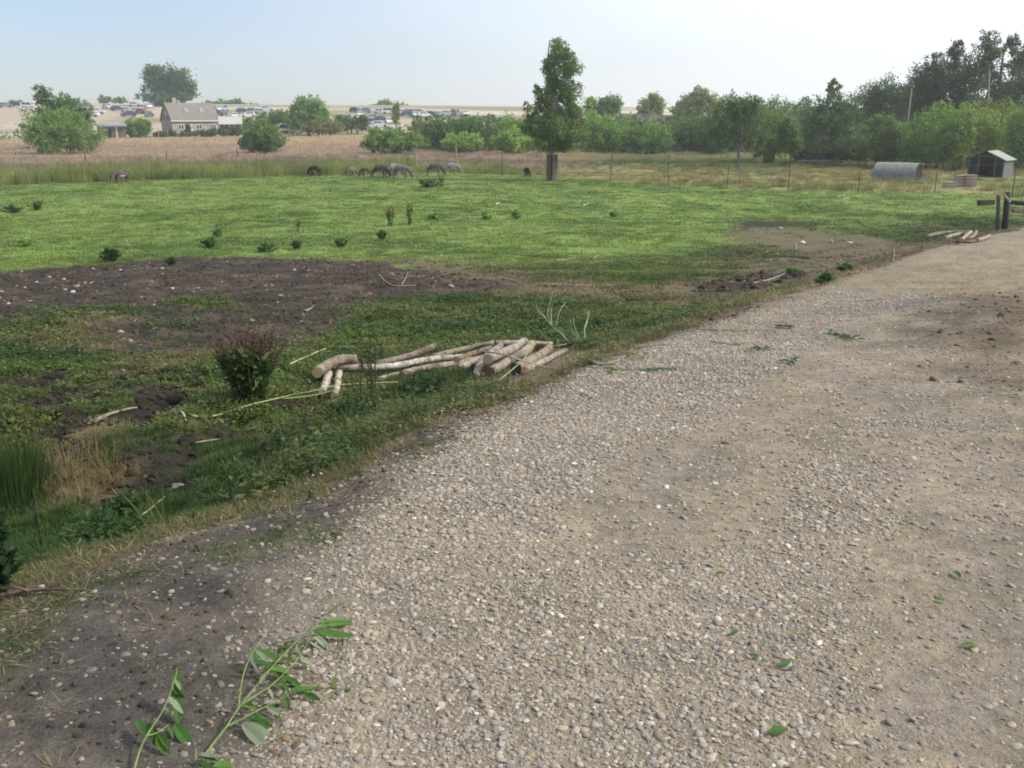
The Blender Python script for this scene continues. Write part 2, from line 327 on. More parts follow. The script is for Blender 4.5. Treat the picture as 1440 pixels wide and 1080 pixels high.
def pebble_mat():
    m, t, b = mat_new('pebble_stone'); b.inputs['Roughness'].default_value = .8; b.inputs['Specular IOR Level'].default_value = .25
    oi = N(t, 'ShaderNodeObjectInfo')
    r = ramp(t, oi.outputs['Random'], [(0, (.14, .128, .112)), (.10, (.27, .228, .175)), (.22, (.19, .172, .15)), (.35, (.33, .275, .21)), (.48, (.23, .208, .175)), (.6, (.35, .30, .235)), (.7, (.27, .21, .145)), (.8, (.38, .335, .27)), (.9, (.19, .18, .165)), (.96, (.36, .31, .24)), (1, (.56, .51, .43))])
    n = noise(t, 3, 4); r2 = ramp(t, n.outputs['Fac'], [(.3, (.8, .8, .8)), (.7, (1.15, 1.15, 1.15))])
    mu = N(t, 'ShaderNodeMix', data_type='RGBA', blend_type='MULTIPLY'); mu.inputs[0].default_value = 1
    mt = N(t, 'ShaderNodeMix', data_type='RGBA', blend_type='MULTIPLY'); mt.inputs[0].default_value = 1; a = N(t, 'ShaderNodeAttribute', attribute_name='tint', attribute_type='INSTANCER')
    t.links.new(r.outputs[0], mu.inputs[6]); t.links.new(r2.outputs[0], mu.inputs[7]); t.links.new(mu.outputs[2], mt.inputs[6]); t.links.new(a.outputs['Color'], mt.inputs[7]); t.links.new(mt.outputs[2], b.inputs['Base Color']); return m
M = {}
M['ground'] = ground_mat(); M['pebble'] = pebble_mat()
M['grass'] = plant_mat('grass_blade'); M['leaf'] = plant_mat('tree_leaf', False, var=.45, trans=.4); M['herb'] = plant_mat('herb_leaf', False, var=.4, trans=.3)
M['bark'] = simple('rough_bark', (.13, .115, .095), (.07, .06, .05), 4, .9, .6, 14)
M['birch_bark'] = simple('pale_birch_bark', (.42, .40, .36), (.12, .11, .10), 5, .8, .3)
M['old_wood'] = simple('weathered_wood', (.17, .145, .115), (.09, .075, .06), 5, .85, .5, 25)
M['pale_wood'] = simple('pale_post_wood', (.42, .37, .28), (.28, .24, .18), 6, .85, .4)
M['dark_wood'] = simple('dark_brown_wood', (.060, .045, .038), (.03, .024, .02), 6, .85, .5)
M['wire'] = simple('grey_wire', (.25, .25, .25), (.18, .18, .18), 6, .5, 0)
M['stick'] = objcol_mat('stick_bark', .7, .2, var=.4, scale=25)
M['stone'] = simple('field_stone', (.48, .44, .38), (.30, .27, .24), 9, .85, .5)
def log_mat():
    m, t, b = mat_new('log_bark'); b.inputs['Roughness'].default_value = .9; b.inputs['Specular IOR Level'].default_value = .15; lk = t.links.new
    oi = N(t, 'ShaderNodeObjectInfo'); n = noise(t, 7, 6, .7); n2 = noise(t, 45, 4, .7); n3 = noise(t, 2.2, 3)
    r = ramp(t, n.outputs['Fac'], [(.34, (.28, .25, .23)), (.46, (.75, .73, .71)), (.68, (1.3, 1.27, 1.25))]); r2 = ramp(t, n2.outputs['Fac'], [(.35, (.5, .48, .46)), (.55, (1.15, 1.15, 1.15))])
    r3 = ramp(t, n3.outputs['Fac'], [(.4, (1, 1, 1)), (.6, (1.0, .90, .80))])
    prev = oi.outputs['Color']
    for q in (r, r2, r3):
        mu = N(t, 'ShaderNodeMix', data_type='RGBA', blend_type='MULTIPLY'); mu.inputs[0].default_value = 1; lk(prev, mu.inputs[6]); lk(q.outputs[0], mu.inputs[7]); prev = mu.outputs[2]
    lk(prev, b.inputs['Base Color']); bp = N(t, 'ShaderNodeBump'); bp.inputs['Strength'].default_value = .6; bp.inputs['Distance'].default_value = .01; lk(n2.outputs['Fac'], bp.inputs['Height']); lk(bp.outputs[0], b.inputs['Normal']); return m
M['log'] = log_mat()
def cut_mat():
    m, t, b = mat_new('sawn_wood'); b.inputs['Roughness'].default_value = .8; lk = t.links.new
    tcn = N(t, 'ShaderNodeTexCoord'); w = N(t, 'ShaderNodeTexWave', wave_type='RINGS', rings_direction='SPHERICAL'); w.inputs['Scale'].default_value = 55; w.inputs['Distortion'].default_value = 3
    lk(tcn.outputs['Object'], w.inputs['Vector']); oi = N(t, 'ShaderNodeObjectInfo'); r = ramp(t, w.outputs['Fac'], [(0, (.6, .58, .55)), (1, (1.1, 1.1, 1.1))])
    mu = N(t, 'ShaderNodeMix', data_type='RGBA', blend_type='MULTIPLY'); mu.inputs[0].default_value = 1; lk(oi.outputs['Color'], mu.inputs[6]); lk(r.outputs[0], mu.inputs[7]); lk(mu.outputs[2], b.inputs['Base Color']); return m
M['cut'] = cut_mat()

# ---------------------------------------------------------------- ground: one sheet, split where its cover changes
def build_ground():
    th = np.concatenate([np.linspace(-40, 40, 400), np.linspace(40, 320, 90)[1:-1]])
    th = R(1)*th; nth = len(th)
    rr = 0.4*1.0165**np.arange(560); rr = rr[rr < 640]; rr = np.concatenate([[0.15], rr, [650]])
    A, B = np.meshgrid(th, rr); x = np.sin(A)*B; y = np.cos(A)*B
    yc = np.where(y > 560, 560+0*y, y)
    z = H(x, np.where(np.abs(y) > 650, np.sign(y)*650, y)); z = np.where(y > 560, np.maximum(z, -2), z)
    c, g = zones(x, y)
    V = np.stack([x, y, z], -1).reshape(-1, 3); V = np.concatenate([V, [[0, 0, float(H(0., 0.))]]]); ci = len(V)-1
    nr = len(rr); idx = np.arange(nr*nth).reshape(nr, nth); a = idx[:-1]; b = idx[1:]
    nx = np.roll(a, -1, 1); nb = np.roll(b, -1, 1)
    F = np.stack([a, nx, nb, b], -1).reshape(-1, 4)
    cc = c.reshape(-1, 3); s = g['s'].ravel(); sf = g['sf'].ravel(); yy = y.ravel()
    fs = s[F[:, 0]]; fsf = sf[F[:, 0]]; fy = yy[F[:, 0]]
    kind = np.where(fs < 0, 0, np.where(fy > 200, 3, np.where(fsf > 0, 2, 1))); kind = np.where((fs < 0) & (fy > 60), 2, kind)
    for k, (nm, lab) in enumerate((('gravel_path', 'wide pale gravel and sand track filling the foreground'), ('paddock', 'grazed green paddock with bare dark earth patches'), ('meadow', 'tall pinkish and yellow meadow beyond the paddock fence'), ('hill', 'sandy hill used as a car park behind the meadow'))):
        Fk = F[kind == k]; u, inv = np.unique(Fk, return_inverse=True); me = mesh_np(nm, V[u], inv.reshape(-1, 4)[:, ::-1], M['ground'], True)
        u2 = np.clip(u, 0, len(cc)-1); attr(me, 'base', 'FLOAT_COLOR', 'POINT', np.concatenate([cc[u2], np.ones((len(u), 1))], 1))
        tag(link(nm, me), lab, kind='structure')
build_ground()

def clear(x, y):
    k = np.ones(np.shape(x), bool)
    for (px, base, rad) in ((1336, 264, 1.5), (1350, 263, 1.5), (1364, 263, 1.6), (1261, 252, 2.3), (1390, 250, 3.6), (1350, 270, 1.6), (1368, 270, 1.6), (1334, 270, 1.5), (1380, 258, 2.5)):
        g = G(px, base); k &= np.hypot(x-g[0], y-g[1]) > rad
    return k
# ---------------------------------------------------------------- scatter (only for what nobody could count)
def scatter(name, label, P, rot, scl, tint, variants, vi=None, kind='stuff'):
    n = len(P)
    if n == 0: return
    me = bpy.data.meshes.new(name); me.vertices.add(n); me.vertices.foreach_set('co', np.asarray(P, np.float32).ravel())
    attr(me, 'rot', 'FLOAT_VECTOR', 'POINT', rot); attr(me, 'scl', 'FLOAT_VECTOR', 'POINT', scl)
    attr(me, 'tint', 'FLOAT_COLOR', 'POINT', np.concatenate([tint, np.ones((n, 1))], 1))
    attr(me, 'vi', 'INT', 'POINT', RNG.integers(0, len(variants), n) if vi is None else vi)
    for v in variants:
        if v.materials and v.materials[0].name not in [q.name for q in me.materials]: me.materials.append(v.materials[0])
    o = link(name, me); t = bpy.data.node_groups.new(name+'_nodes', 'GeometryNodeTree')
    t.interface.new_socket('Geometry', in_out='INPUT', socket_type='NodeSocketGeometry'); t.interface.new_socket('Geometry', in_out='OUTPUT', socket_type='NodeSocketGeometry')
    gi = N(t, 'NodeGroupInput'); go = N(t, 'NodeGroupOutput'); ip = N(t, 'GeometryNodeInstanceOnPoints'); jn = N(t, 'GeometryNodeJoinGeometry')
    ip.inputs['Pick Instance'].default_value = True
    for v in variants:
        src = bpy.data.objects.new(v.name+'_source', v); oi = N(t, 'GeometryNodeObjectInfo'); oi.inputs['Object'].default_value = src; oi.inputs['As Instance'].default_value = False
        g2 = N(t, 'GeometryNodeGeometryToInstance'); t.links.new(oi.outputs['Geometry'], g2.inputs[0]); t.links.new(g2.outputs[0], jn.inputs[0])
    def na(nm, ty):
        q = N(t, 'GeometryNodeInputNamedAttribute', data_type=ty); q.inputs['Name'].default_value = nm; return q.outputs['Attribute']
    t.links.new(gi.outputs[0], ip.inputs['Points']); t.links.new(jn.outputs[0], ip.inputs['Instance']); t.links.new(na('vi', 'INT'), ip.inputs['Instance Index'])
    e2r = N(t, 'FunctionNodeEulerToRotation'); t.links.new(na('rot', 'FLOAT_VECTOR'), e2r.inputs[0]); t.links.new(e2r.outputs[0], ip.inputs['Rotation']); t.links.new(na('scl', 'FLOAT_VECTOR'), ip.inputs['Scale'])
    t.links.new(ip.outputs[0], go.inputs[0]); md = o.modifiers.new('scatter', 'NODES'); md.node_group = t
    return tag(o, label, kind=kind)
def fan(n, r0, r1, half=42):       # points in front of the camera, even per area in a ring sector
    r = np.sqrt(RNG.uniform(r0*r0, r1*r1, n)); a = R(1)*RNG.uniform(-half, half, n); return r*np.sin(a), r*np.cos(a), r

def ico(sub):
    import bmesh
    bm = bmesh.new(); bmesh.ops.create_icosphere(bm, subdivisions=sub, radius=1); V = np.array([v.co[:] for v in bm.verts]); F = np.array([[v.index for v in f.verts] for f in bm.faces]); bm.free(); return V, F
IV, IF = ico(2)
IV3, IF3 = ico(3)
def stone_mesh(name, seed, mat, flat=.6, hi=False, amp=.35):
    r = np.random.default_rng(seed); V = (IV3 if hi else IV).copy(); q = V.copy()
    for k in range(5):          # a few soft facets
        d = r.normal(size=3); d /= np.linalg.norm(d); lim = r.uniform(.62, .9); pr = q@d; q = q-np.outer(np.clip(pr-lim, 0, None)*.85, d)
    n = sum(np.sin(V@r.normal(size=3)*f+r.uniform(0, 6))[:, None]*a for f, a in ((2, .5), (3.5, .3), (6, .15)))
    q = q*(1+amp*.35*n); q *= [1, r.uniform(.6, .95), flat*r.uniform(.7, 1.2)]
    return mesh_np(name, q, IF3 if hi else IF, mat, True)
PEB = [stone_mesh('pebble', 100+i, M['pebble']) for i in range(10)]
def pebbles():
    Xs, Ys, Ss = [], [], []
    for (r0, r1, dens, smin, smed) in ((.9, 2.6, 7500, .0024, .0057), (2.6, 4.2, 6500, .0028, .0060), (4.2, 7, 4300, .0042, .0076), (7, 11, 2300, .0055, .0092), (11, 18, 750, .0075, .0115), (18, 30, 110, .009, .012)):
        n = int(dens*R(72)/2*(r1*r1-r0*r0)); x, y, r = fan(n, r0, r1)
        c, g = zones(x, y)
        # worn wheel lines carry fewer stones
        track = vn((x*.86-y*.5)*1.15+3, (x*.5+y*.86)*.12, 77); patch = fbm(x*1.1, y*1.1, 78, 3)
        p = g['gravel']*np.clip(.14+1.25*ss(.36, .66, .6*track+.4*patch+.22*ss(2.2, .6, g['sg'])), 0, 1)*(1-.85*g['tan'])*(1-.8*g['dung'])+g['onp']*(1-g['gravel'])*.07+ss(.9, .0, g['s'])*(1-g['onp'])*.05
        k = RNG.random(n) < p; x, y = x[k], y[k]; n = k.sum()
        s = np.clip(smed*np.exp(RNG.normal(0, .50, n)), smin, np.where(RNG.random(n) < .02, .030, .019))
        Xs.append(x); Ys.append(y); Ss.append(s)
    x = np.concatenate(Xs); y = np.concatenate(Ys); s = np.concatenate(Ss); n = len(x); z = H(x, y)+s*.08
    rot = np.stack([RNG.normal(0, .25, n), RNG.normal(0, .25, n), RNG.uniform(0, 6.28, n)], 1)
    scatter('gravel', 'loose rounded pebbles of grey, tan and white covering the track', np.stack([x, y, z], 1), rot, s[:, None]*np.array([1.1, 1, .78]), (np.ones((n, 3))*RNG.uniform(1.0, 1.4, (n, 1))*(.68+.32*ss(-.2, .2, -sdl(x, y, GEDGE)))[:, None]), PEB)
    # stones thrown on dark earth in the paddock
    x, y, r = fan(26000, 9, 34); c, g = zones(x, y); p = (g['dirt']*.05+g['tramp']*.03)*(1-g['onp']); k = RNG.random(len(x)) < p; x, y = x[k], y[k]; n = len(x)
    s = np.clip(.022*np.exp(RNG.normal(0, .5, n)), .01, .08)
    scatter('field_pebbles', 'small pale stones scattered over the dark bare earth', np.stack([x, y, H(x, y)+s*.2], 1), np.stack([np.zeros(n), np.zeros(n), RNG.uniform(0, 6, n)], 1), s[:, None]*np.ones(3), np.ones((n, 3))*1.1, PEB)
    print('pebbles', len(Xs[0]), sum(map(len, Xs)))
pebbles()

def blade_clump(name, seed, nb, h, spread, lean, w, mat, hv=.4, lying=False, curve=.5, seedhead=0):
    r = np.random.default_rng(seed); V = []; F = []; tone = []
    for i in range(nb):
        a = r.uniform(0, 6.283); q = spread*math.sqrt(r.random()); bx, by = q*math.cos(a), q*math.sin(a)
        ln = h*(1-hv*r.random()); la = r.uniform(0, 6.283) if r.random() < .4 else a; tl = abs(r.normal(0, lean))+(1.2 if lying else 0); wd = w*r.uniform(.6, 1.2)
        dx, dy = math.cos(la), math.sin(la); px_, py_ = -dy, dx
        b = len(V); m = 3
        for j in range(m):
            t = j/m; ang = tl*(1+curve*t*1.5); ang = min(ang, 1.5)
            s_ = ln*t; hx = math.sin(ang)*s_; hz = math.cos(ang)*s_+(.006 if lying else 0)
            ww = wd*(1-t*.5)
            for sg in (-.5, .5): V.append((bx+dx*hx+px_*ww*sg, by+dy*hx+py_*ww*sg, hz))
        ang = min(tl*(1+curve*1.5), 1.5); V.append((bx+dx*math.sin(ang)*ln, by+dy*math.sin(ang)*ln, math.cos(ang)*ln))
        tv = r.random()
        for j in range(m-1): F.append((b+2*j, b+2*j+1, b+2*j+3, b+2*j+2)); tone.append(tv)
        F.append((b+2*m-2, b+2*m-1, b+2*m, b+2*m)); tone.append(tv)
    me = bpy.data.meshes.new(name); me.from_pydata(V, [], [f if f[2] != f[3] else f[:3] for f in F]); me.materials.append(mat); me.update(); attr(me, 'tone', 'FLOAT', 'FACE', tone); return me
def leaf_quads(C0, D, Nn, ln, wd):
    """diamond leaves: base C0, direction D, normal Nn"""
    D = D/np.linalg.norm(D, axis=1, keepdims=True); S = np.cross(D, Nn); S /= np.linalg.norm(S, axis=1, keepdims=True)+1e-9
    ln = np.broadcast_to(ln, (len(C0),))[:, None]; wd = np.broadcast_to(wd, (len(C0),))[:, None]
    V = np.stack([C0, C0+D*ln*.45+S*wd*.5, C0+D*ln, C0+D*ln*.45-S*wd*.5], 1).reshape(-1, 3); F = np.arange(len(V)).reshape(-1, 4); return V, F
def herb_clump(name, seed, n, h, spread, ln, wd, mat):
    r = np.random.default_rng(seed); a = r.uniform(0, 6.283, n); q = spread*np.sqrt(r.random(n)); z = h*r.random(n)*(1-.6*q/spread)
    C0 = np.stack([q*np.cos(a), q*np.sin(a), z], 1); al = r.uniform(0, 6.283, n); D = np.stack([np.cos(al), np.sin(al), r.normal(.15, .35, n)], 1); Nn = np.stack([r.normal(0, .4, n), r.normal(0, .4, n), np.ones(n)], 1)
    V, F = leaf_quads(C0, D, Nn, ln*r.uniform(.6, 1.2, n), wd*r.uniform(.7, 1.2, n)); me = mesh_np(name, V, F, mat); attr(me, 'tone', 'FLOAT', 'FACE', r.random(n)); return me
GT = [blade_clump('grass_tuft', 200+i, 22, .075, .055, .45, .0045, M['grass']) for i in range(4)]
GC = [herb_clump('clover_clump', 220+i, 26, .055, .075, .026, .020, M['grass']) for i in range(3)]
GF = [blade_clump('field_tuft', 240+i, 20, .10, .17, .5, .014, M['grass']) for i in range(4)]
GL = [blade_clump('litter', 260+i, 9, .09, .06, .2, .0035, M['grass'], lying=True, curve=0) for i in range(3)]
GW = [blade_clump('tall_tuft', 280+i, 34, 1.0, .40, .22, .028, M['grass'], hv=.5) for i in range(4)]
def grassfields():
    vs = GT+GC
    X, Y, S, T, VI = [], [], [], [], []
    for (r0, r1, dens, k) in ((1.6, 5.5, 640, 1.0), (5.5, 9, 430, 1.15), (9, 14, 230, 1.5), (14, 20, 95, 2.1)):
        n = int(dens*R(72)/2*(r1*r1-r0*r0)); x, y, r = fan(n, r0, r1); c, g = zones(x, y)
        p = (1-g['onp'])*(1-.97*g['lp'])*np.clip(1.05-1.0*g['dirt']-.88*g['tramp']-.6*g['edge']-.5*g['straw'], 0.02, 1)+g['onp']*(1-g['gravel'])*g['wg']*.30
        q = RNG.random(n) < p; x, y, c = x[q], y[q], c[q]; m = len(x)
        gg = {kk: v[q] for kk, v in g.items()}
        # the blades: greener than the earth they stand in
        lush = fbm(x*.8, y*.8, 130, 3); col = mixc(np.broadcast_to(C(.105, .155, .038), (m, 3)), C(.055, .105, .028), ss(.42, .58, lush)); dry = np.clip(ss(.1, .3, gg['n1']+.4*gg['tramp']+.5*gg['edge'])+.35*ss(.54, .66, fbm(x*.6+3, y*.6, 45, 4)), 0, 1); col = mixc(col, C(.19, .17, .08), dry*.6)
        col = mixc(col, C(.25, .20, .11), gg['straw']*.8)
        col *= RNG.uniform(.75, 1.25, (m, 1)); X.append(x); Y.append(y); T.append(col); lowv = ss(2.6, 1.2, gg['s'])*ss(7.5, 5.5, y)*(gg['onp'] < .5); col = mixc(col, C(.13, .155, .05), lowv*.45); hh = (.75+.7*fbm(x*1.1, y*1.1, 140, 2))*(1-.35*lowv)*k*np.where(gg['onp'] > .5, .5, 1.)
        S.append(np.stack([k*np.ones(m), k*np.ones(m), hh*.9], 1)*RNG.uniform(.7, 1.25, (m, 1)))
        cl = (ss(.45, .6, lush) > RNG.random(m)) & (y < 12); VI.append(np.where(cl, RNG.integers(len(GT), len(vs), m), RNG.integers(0, len(GT), m)))
    x = np.concatenate(X); y = np.concatenate(Y); n = len(x)
    scatter('grass', 'short trampled grass and clover of the near paddock', np.stack([x, y, H(x, y)-.004], 1), np.stack([np.zeros(n), np.zeros(n), RNG.uniform(0, 6.28, n)], 1), np.concatenate(S), np.concatenate(T), vs, np.concatenate(VI)); print('grass', n)
    X, Y, S, T = [], [], [], []
    for (r0, r1, dens, k) in ((19, 32, 40, 1.0), (32, 55, 13, 1.6), (55, 92, 5, 2.3)):
        n = int(dens*R(70)/2*(r1*r1-r0*r0)); x, y, r = fan(n, r0, r1, 35); c, g = zones(x, y); p = (1-g['onp'])*np.clip(1-.97*g['dirt']-.9*g['tramp'], 0, 1)*(1-g['tall'])
        q = RNG.random(n) < p; x, y, c = x[q], y[q], c[q]; m = len(x); X.append(x); Y.append(y); T.append(np.clip(c*RNG.uniform(.85, 1.35, (m, 1)), 0, .4)); S.append(np.stack([k*np.ones(m), k*np.ones(m), .75*k**.4*(.5+fbm(x*.5, y*.5, 150, 3))], 1)*RNG.uniform(.6, 1.3, (m, 1)))  # tufts take the painted sun and cloud shade from the ground colour
    x = np.concatenate(X); y = np.concatenate(Y); n = len(x)
    scatter('pasture_grass', 'sunlit green grazed grass of the far paddock', np.stack([x, y, H(x, y)-.01], 1), np.stack([np.zeros(n), np.zeros(n), RNG.uniform(0, 6.28, n)], 1), np.concatenate(S), np.concatenate(T), GF); print('pasture', n)
    # dry stalks and straw lying about
    X, Y, S = [], [], []
    for (r0, r1, dens, k) in ((1.2, 6, 160, .9), (6, 12, 110, 1.2), (12, 24, 40, 2.0), (24, 38, 8, 2.6)):
        n = int(dens*R(72)/2*(r1*r1-r0*r0)); x, y, r = fan(n, r0, r1); c, g = zones(x, y); p = np.clip(g['edge']*.8+g['tramp']*.5+g['straw']*1.0+g['dirt']*.12+g['onp']*(1-g['gravel'])*.07+g['tan']*.75+g['dung']*.5+(1-g['onp'])*.05+.012, 0, 1)
        q = RNG.random(n) < p; X.append(x[q]); Y.append(y[q]); S.append(np.full(q.sum(), k)*RNG.uniform(.5, 1.3, q.sum()))
    x = np.concatenate(X); y = np.concatenate(Y); s = np.concatenate(S); n = len(x); t = C(.36, .28, .16)*RNG.uniform(.45, 1.2, (n, 1))
    scatter('straw', 'dry straw and dead stalks strewn over the earth and the track edge', np.stack([x, y, H(x, y)+.002], 1), np.stack([np.zeros(n), np.zeros(n), RNG.uniform(0, 6.28, n)], 1), s[:, None]*np.ones(3), t, GL); print('straw', n)
    # rank leafy growth down the bank
    n = 9000; x, y, r = fan(n, 3, 13); c, g = zones(x, y); k = (g['s'] > .25) & (RNG.random(n) < ss(2.3, .6, g['s'])*.9*ss(.40, .55, fbm(x*1.4, y*1.4, 190, 3))*(1-g['lp'])*ss(-.5, .8, 8.2-y)*ss(-2.1, -1.5, x+.12*(y-4.5))) ; x, y = x[k], y[k]; n = len(x)
    t = mixc(np.broadcast_to(C(.125, .15, .052), (n, 3)), C(.07, .12, .038), RNG.random(n))*RNG.uniform(.7, 1.3, (n, 1)); sc_ = RNG.uniform(.6, 1.5, (n, 1))
    GB = [herb_clump('bank_herb', 320+i, 60, .26, .12, .045, .020, M['grass']) for i in range(3)]+[blade_clump('bank_blades', 330+i, 26, .30, .08, .35, .005, M['grass']) for i in range(2)]
    scatter('bank_weeds', 'rank leafy weeds growing down the bank beside the track', np.stack([x, y, H(x, y)-.01], 1), np.stack([np.zeros(n), np.zeros(n), RNG.uniform(0, 6.28, n)], 1), sc_*np.array([1, 1, .8]), t, GB); print('bank', n)
    # crumbs of soil
    X, Y, S = [], [], []
    for (r0, r1, dens, sm) in ((1.2, 5, 420, .007), (5, 11, 300, .012), (11, 20, 110, .02), (20, 34, 25, .03)):
        n = int(dens*R(72)/2*(r1*r1-r0*r0)); x, y, r = fan(n, r0, r1); c, g = zones(x, y); p = np.clip(g['dirt']*.45+g['tramp']*.4+g['onp']*(1-g['gravel'])*.8+g['dung']*.35+(g['s'] > .3)*(g['s'] < 6)*(y < 11)*.12+g['mud']*.8, 0, 1); k = RNG.random(n) < p; X.append(x[k]); Y.append(y[k]); S.append(np.clip(sm*np.exp(RNG.normal(0, .5, k.sum())), .004, .07))
    x = np.concatenate(X); y = np.concatenate(Y); s = np.concatenate(S); n = len(x); c, g = zones(x, y); s = s*(1+1.4*g['mud']*(g['s'] > .3)*RNG.random(n))
    scatter('soil_crumbs', 'crumbs and clods of dark earth', np.stack([x, y, H(x, y)], 1), np.stack([RNG.normal(0, .4, n), RNG.normal(0, .4, n), RNG.uniform(0, 6.28, n)], 1), s[:, None]*np.array([1, 1, .9]), np.clip(c*2.4, 0, .6)*np.array([1.05, 1, .93])*RNG.uniform(.7, 1.2, (n, 1)), PEB); print('crumbs', n)
    # tall growth beyond the paddock
    n = 26000; x, y, r = fan(n, 60, 128, 33); c, g = zones(x, y); q = (g['sf'] > .4+g['n1']*2) & clear(x, y) & (RNG.random(n) < np.clip(.45+g['n1']*1.5+ss(12, 0, g['sf'])*.5, 0, 1)*np.where(x > 0, .7, 1)); x, y, c = x[q], y[q], c[q]; sf = g['sf'][q]; n1 = g['n1'][q]; n = len(x)
    left = ss(4, -4, x); green = ss(16+n1*20, 6+n1*20, sf)
    t = mixc(c, C(.27, .33, .11), green*left*.9); t = mixc(t, C(.34, .28, .14), ss(3, .5, sf)*ss(-14, -24, x)*.7*ss(-.1, .1, n1)); t = t*RNG.uniform(.7, 1.3, (n, 1))
    hs = (.40+.75*left*green+.25*RNG.random(n))*(1+n1*1.2); hs = np.where(x > 4, hs*.75, hs); hs *= .55+.9*fbm(x*.25, y*.25, 160, 3); t = mixc(t, C(.15, .21, .05), ss(.5, .62, fbm(x*.15, y*.3, 161, 3))*left*green*.7); hs *= np.where((x > -10) & (x < 12) & (sf < 14), .55, 1)
    scatter('tall_grass', 'tall reeds and rank grass along the far side of the paddock', np.stack([x, y, H(x, y)-.03], 1), np.stack([np.zeros(n), np.zeros(n), RNG.uniform(0, 6.28, n)], 1), np.stack([np.ones(n), np.ones(n), hs], 1), t, GW); print('tall', n)
    n = 24000; x, y, r = fan(n, 112, 205, 33); c, g = zones(x, y); n1 = g['n1']; q = (RNG.random(n) < .9) & (g['sf'] > 2); x, y, c, n1 = x[q], y[q], c[q], n1[q]; n = len(x)
    scatter('flowering_grass', 'pinkish flowering grass filling the meadow', np.stack([x, y, H(x, y)-.03], 1), np.stack([np.zeros(n), np.zeros(n), RNG.uniform(0, 6.28, n)], 1), np.stack([np.ones(n)*1.5, np.ones(n)*1.5, (.38+.35*RNG.random(n))], 1), np.clip(c*RNG.uniform(1.5, 2.3, (n, 1)), 0, .7), GW)
grassfields()

# ---------------------------------------------------------------- trees and shrubs
def crown_mesh(name, ells, leaf, seed, droop=0.0, dens=5.0, clump=.2, gaps=.15, cap=15000, upright=0.):
    """ells: world ellipsoids (centre, radii). Leaves sit in clumps spread through them."""
    r = np.random.default_rng(seed); area = sum(math.pi*e[1][0]*e[1][2] for e in ells); la = .5*leaf*leaf*.55
    n = int(min(cap, area*dens/la)); nc = max(24, n//26); w = np.array([e[1][0]*e[1][2] for e in ells]); w = w/w.sum()
    pick = r.choice(len(ells), nc, p=w); Cn = np.zeros((nc, 3)); cr = np.zeros(nc); out = np.zeros((nc, 3))
    for i, (c, rad) in enumerate(ells):
        m = pick == i; k = int(m.sum()); d = r.normal(size=(k, 3)); d /= np.linalg.norm(d, axis=1, keepdims=True); q = r.random(k)**.38
        lob = 1+.16*np.sin(d[:, 0]*5+seed)+.14*np.sin(d[:, 2]*7+seed*2+d[:, 1]*4); Cn[m] = np.array(c)+d*q[:, None]*lob[:, None]*np.array(rad)*1.0; cr[m] = clump*min(rad[0], rad[2])*r.uniform(.6, 1.3, k); out[m] = d
    keep = r.random(nc) > gaps; Cn, cr, out = Cn[keep], cr[keep], out[keep]; nc = len(Cn); tone_c = r.random(nc)
    ci = r.integers(0, nc, n); off = r.normal(size=(n, 3))*cr[ci][:, None]*np.array([.75, .75, .6]); off[:, 2] -= droop*np.abs(r.normal(size=n))*cr[ci]*1.4; P = Cn[ci]+off
    D = r.normal(size=(n, 3)); D[:, 2] += upright*1.6-droop*1.6; Nn = r.normal(size=(n, 3))*.7+out[ci]*.8; Nn[:, 2] += .6
    V, F = leaf_quads(P, D, Nn, leaf*r.uniform(.6, 1.3, n), leaf*.55*r.uniform(.6, 1.2, n)); me = mesh_np(name, V, F, M['leaf']); attr(me, 'tone', 'FLOAT', 'FACE', .65*tone_c[ci]+.35*r.random(n)); return me
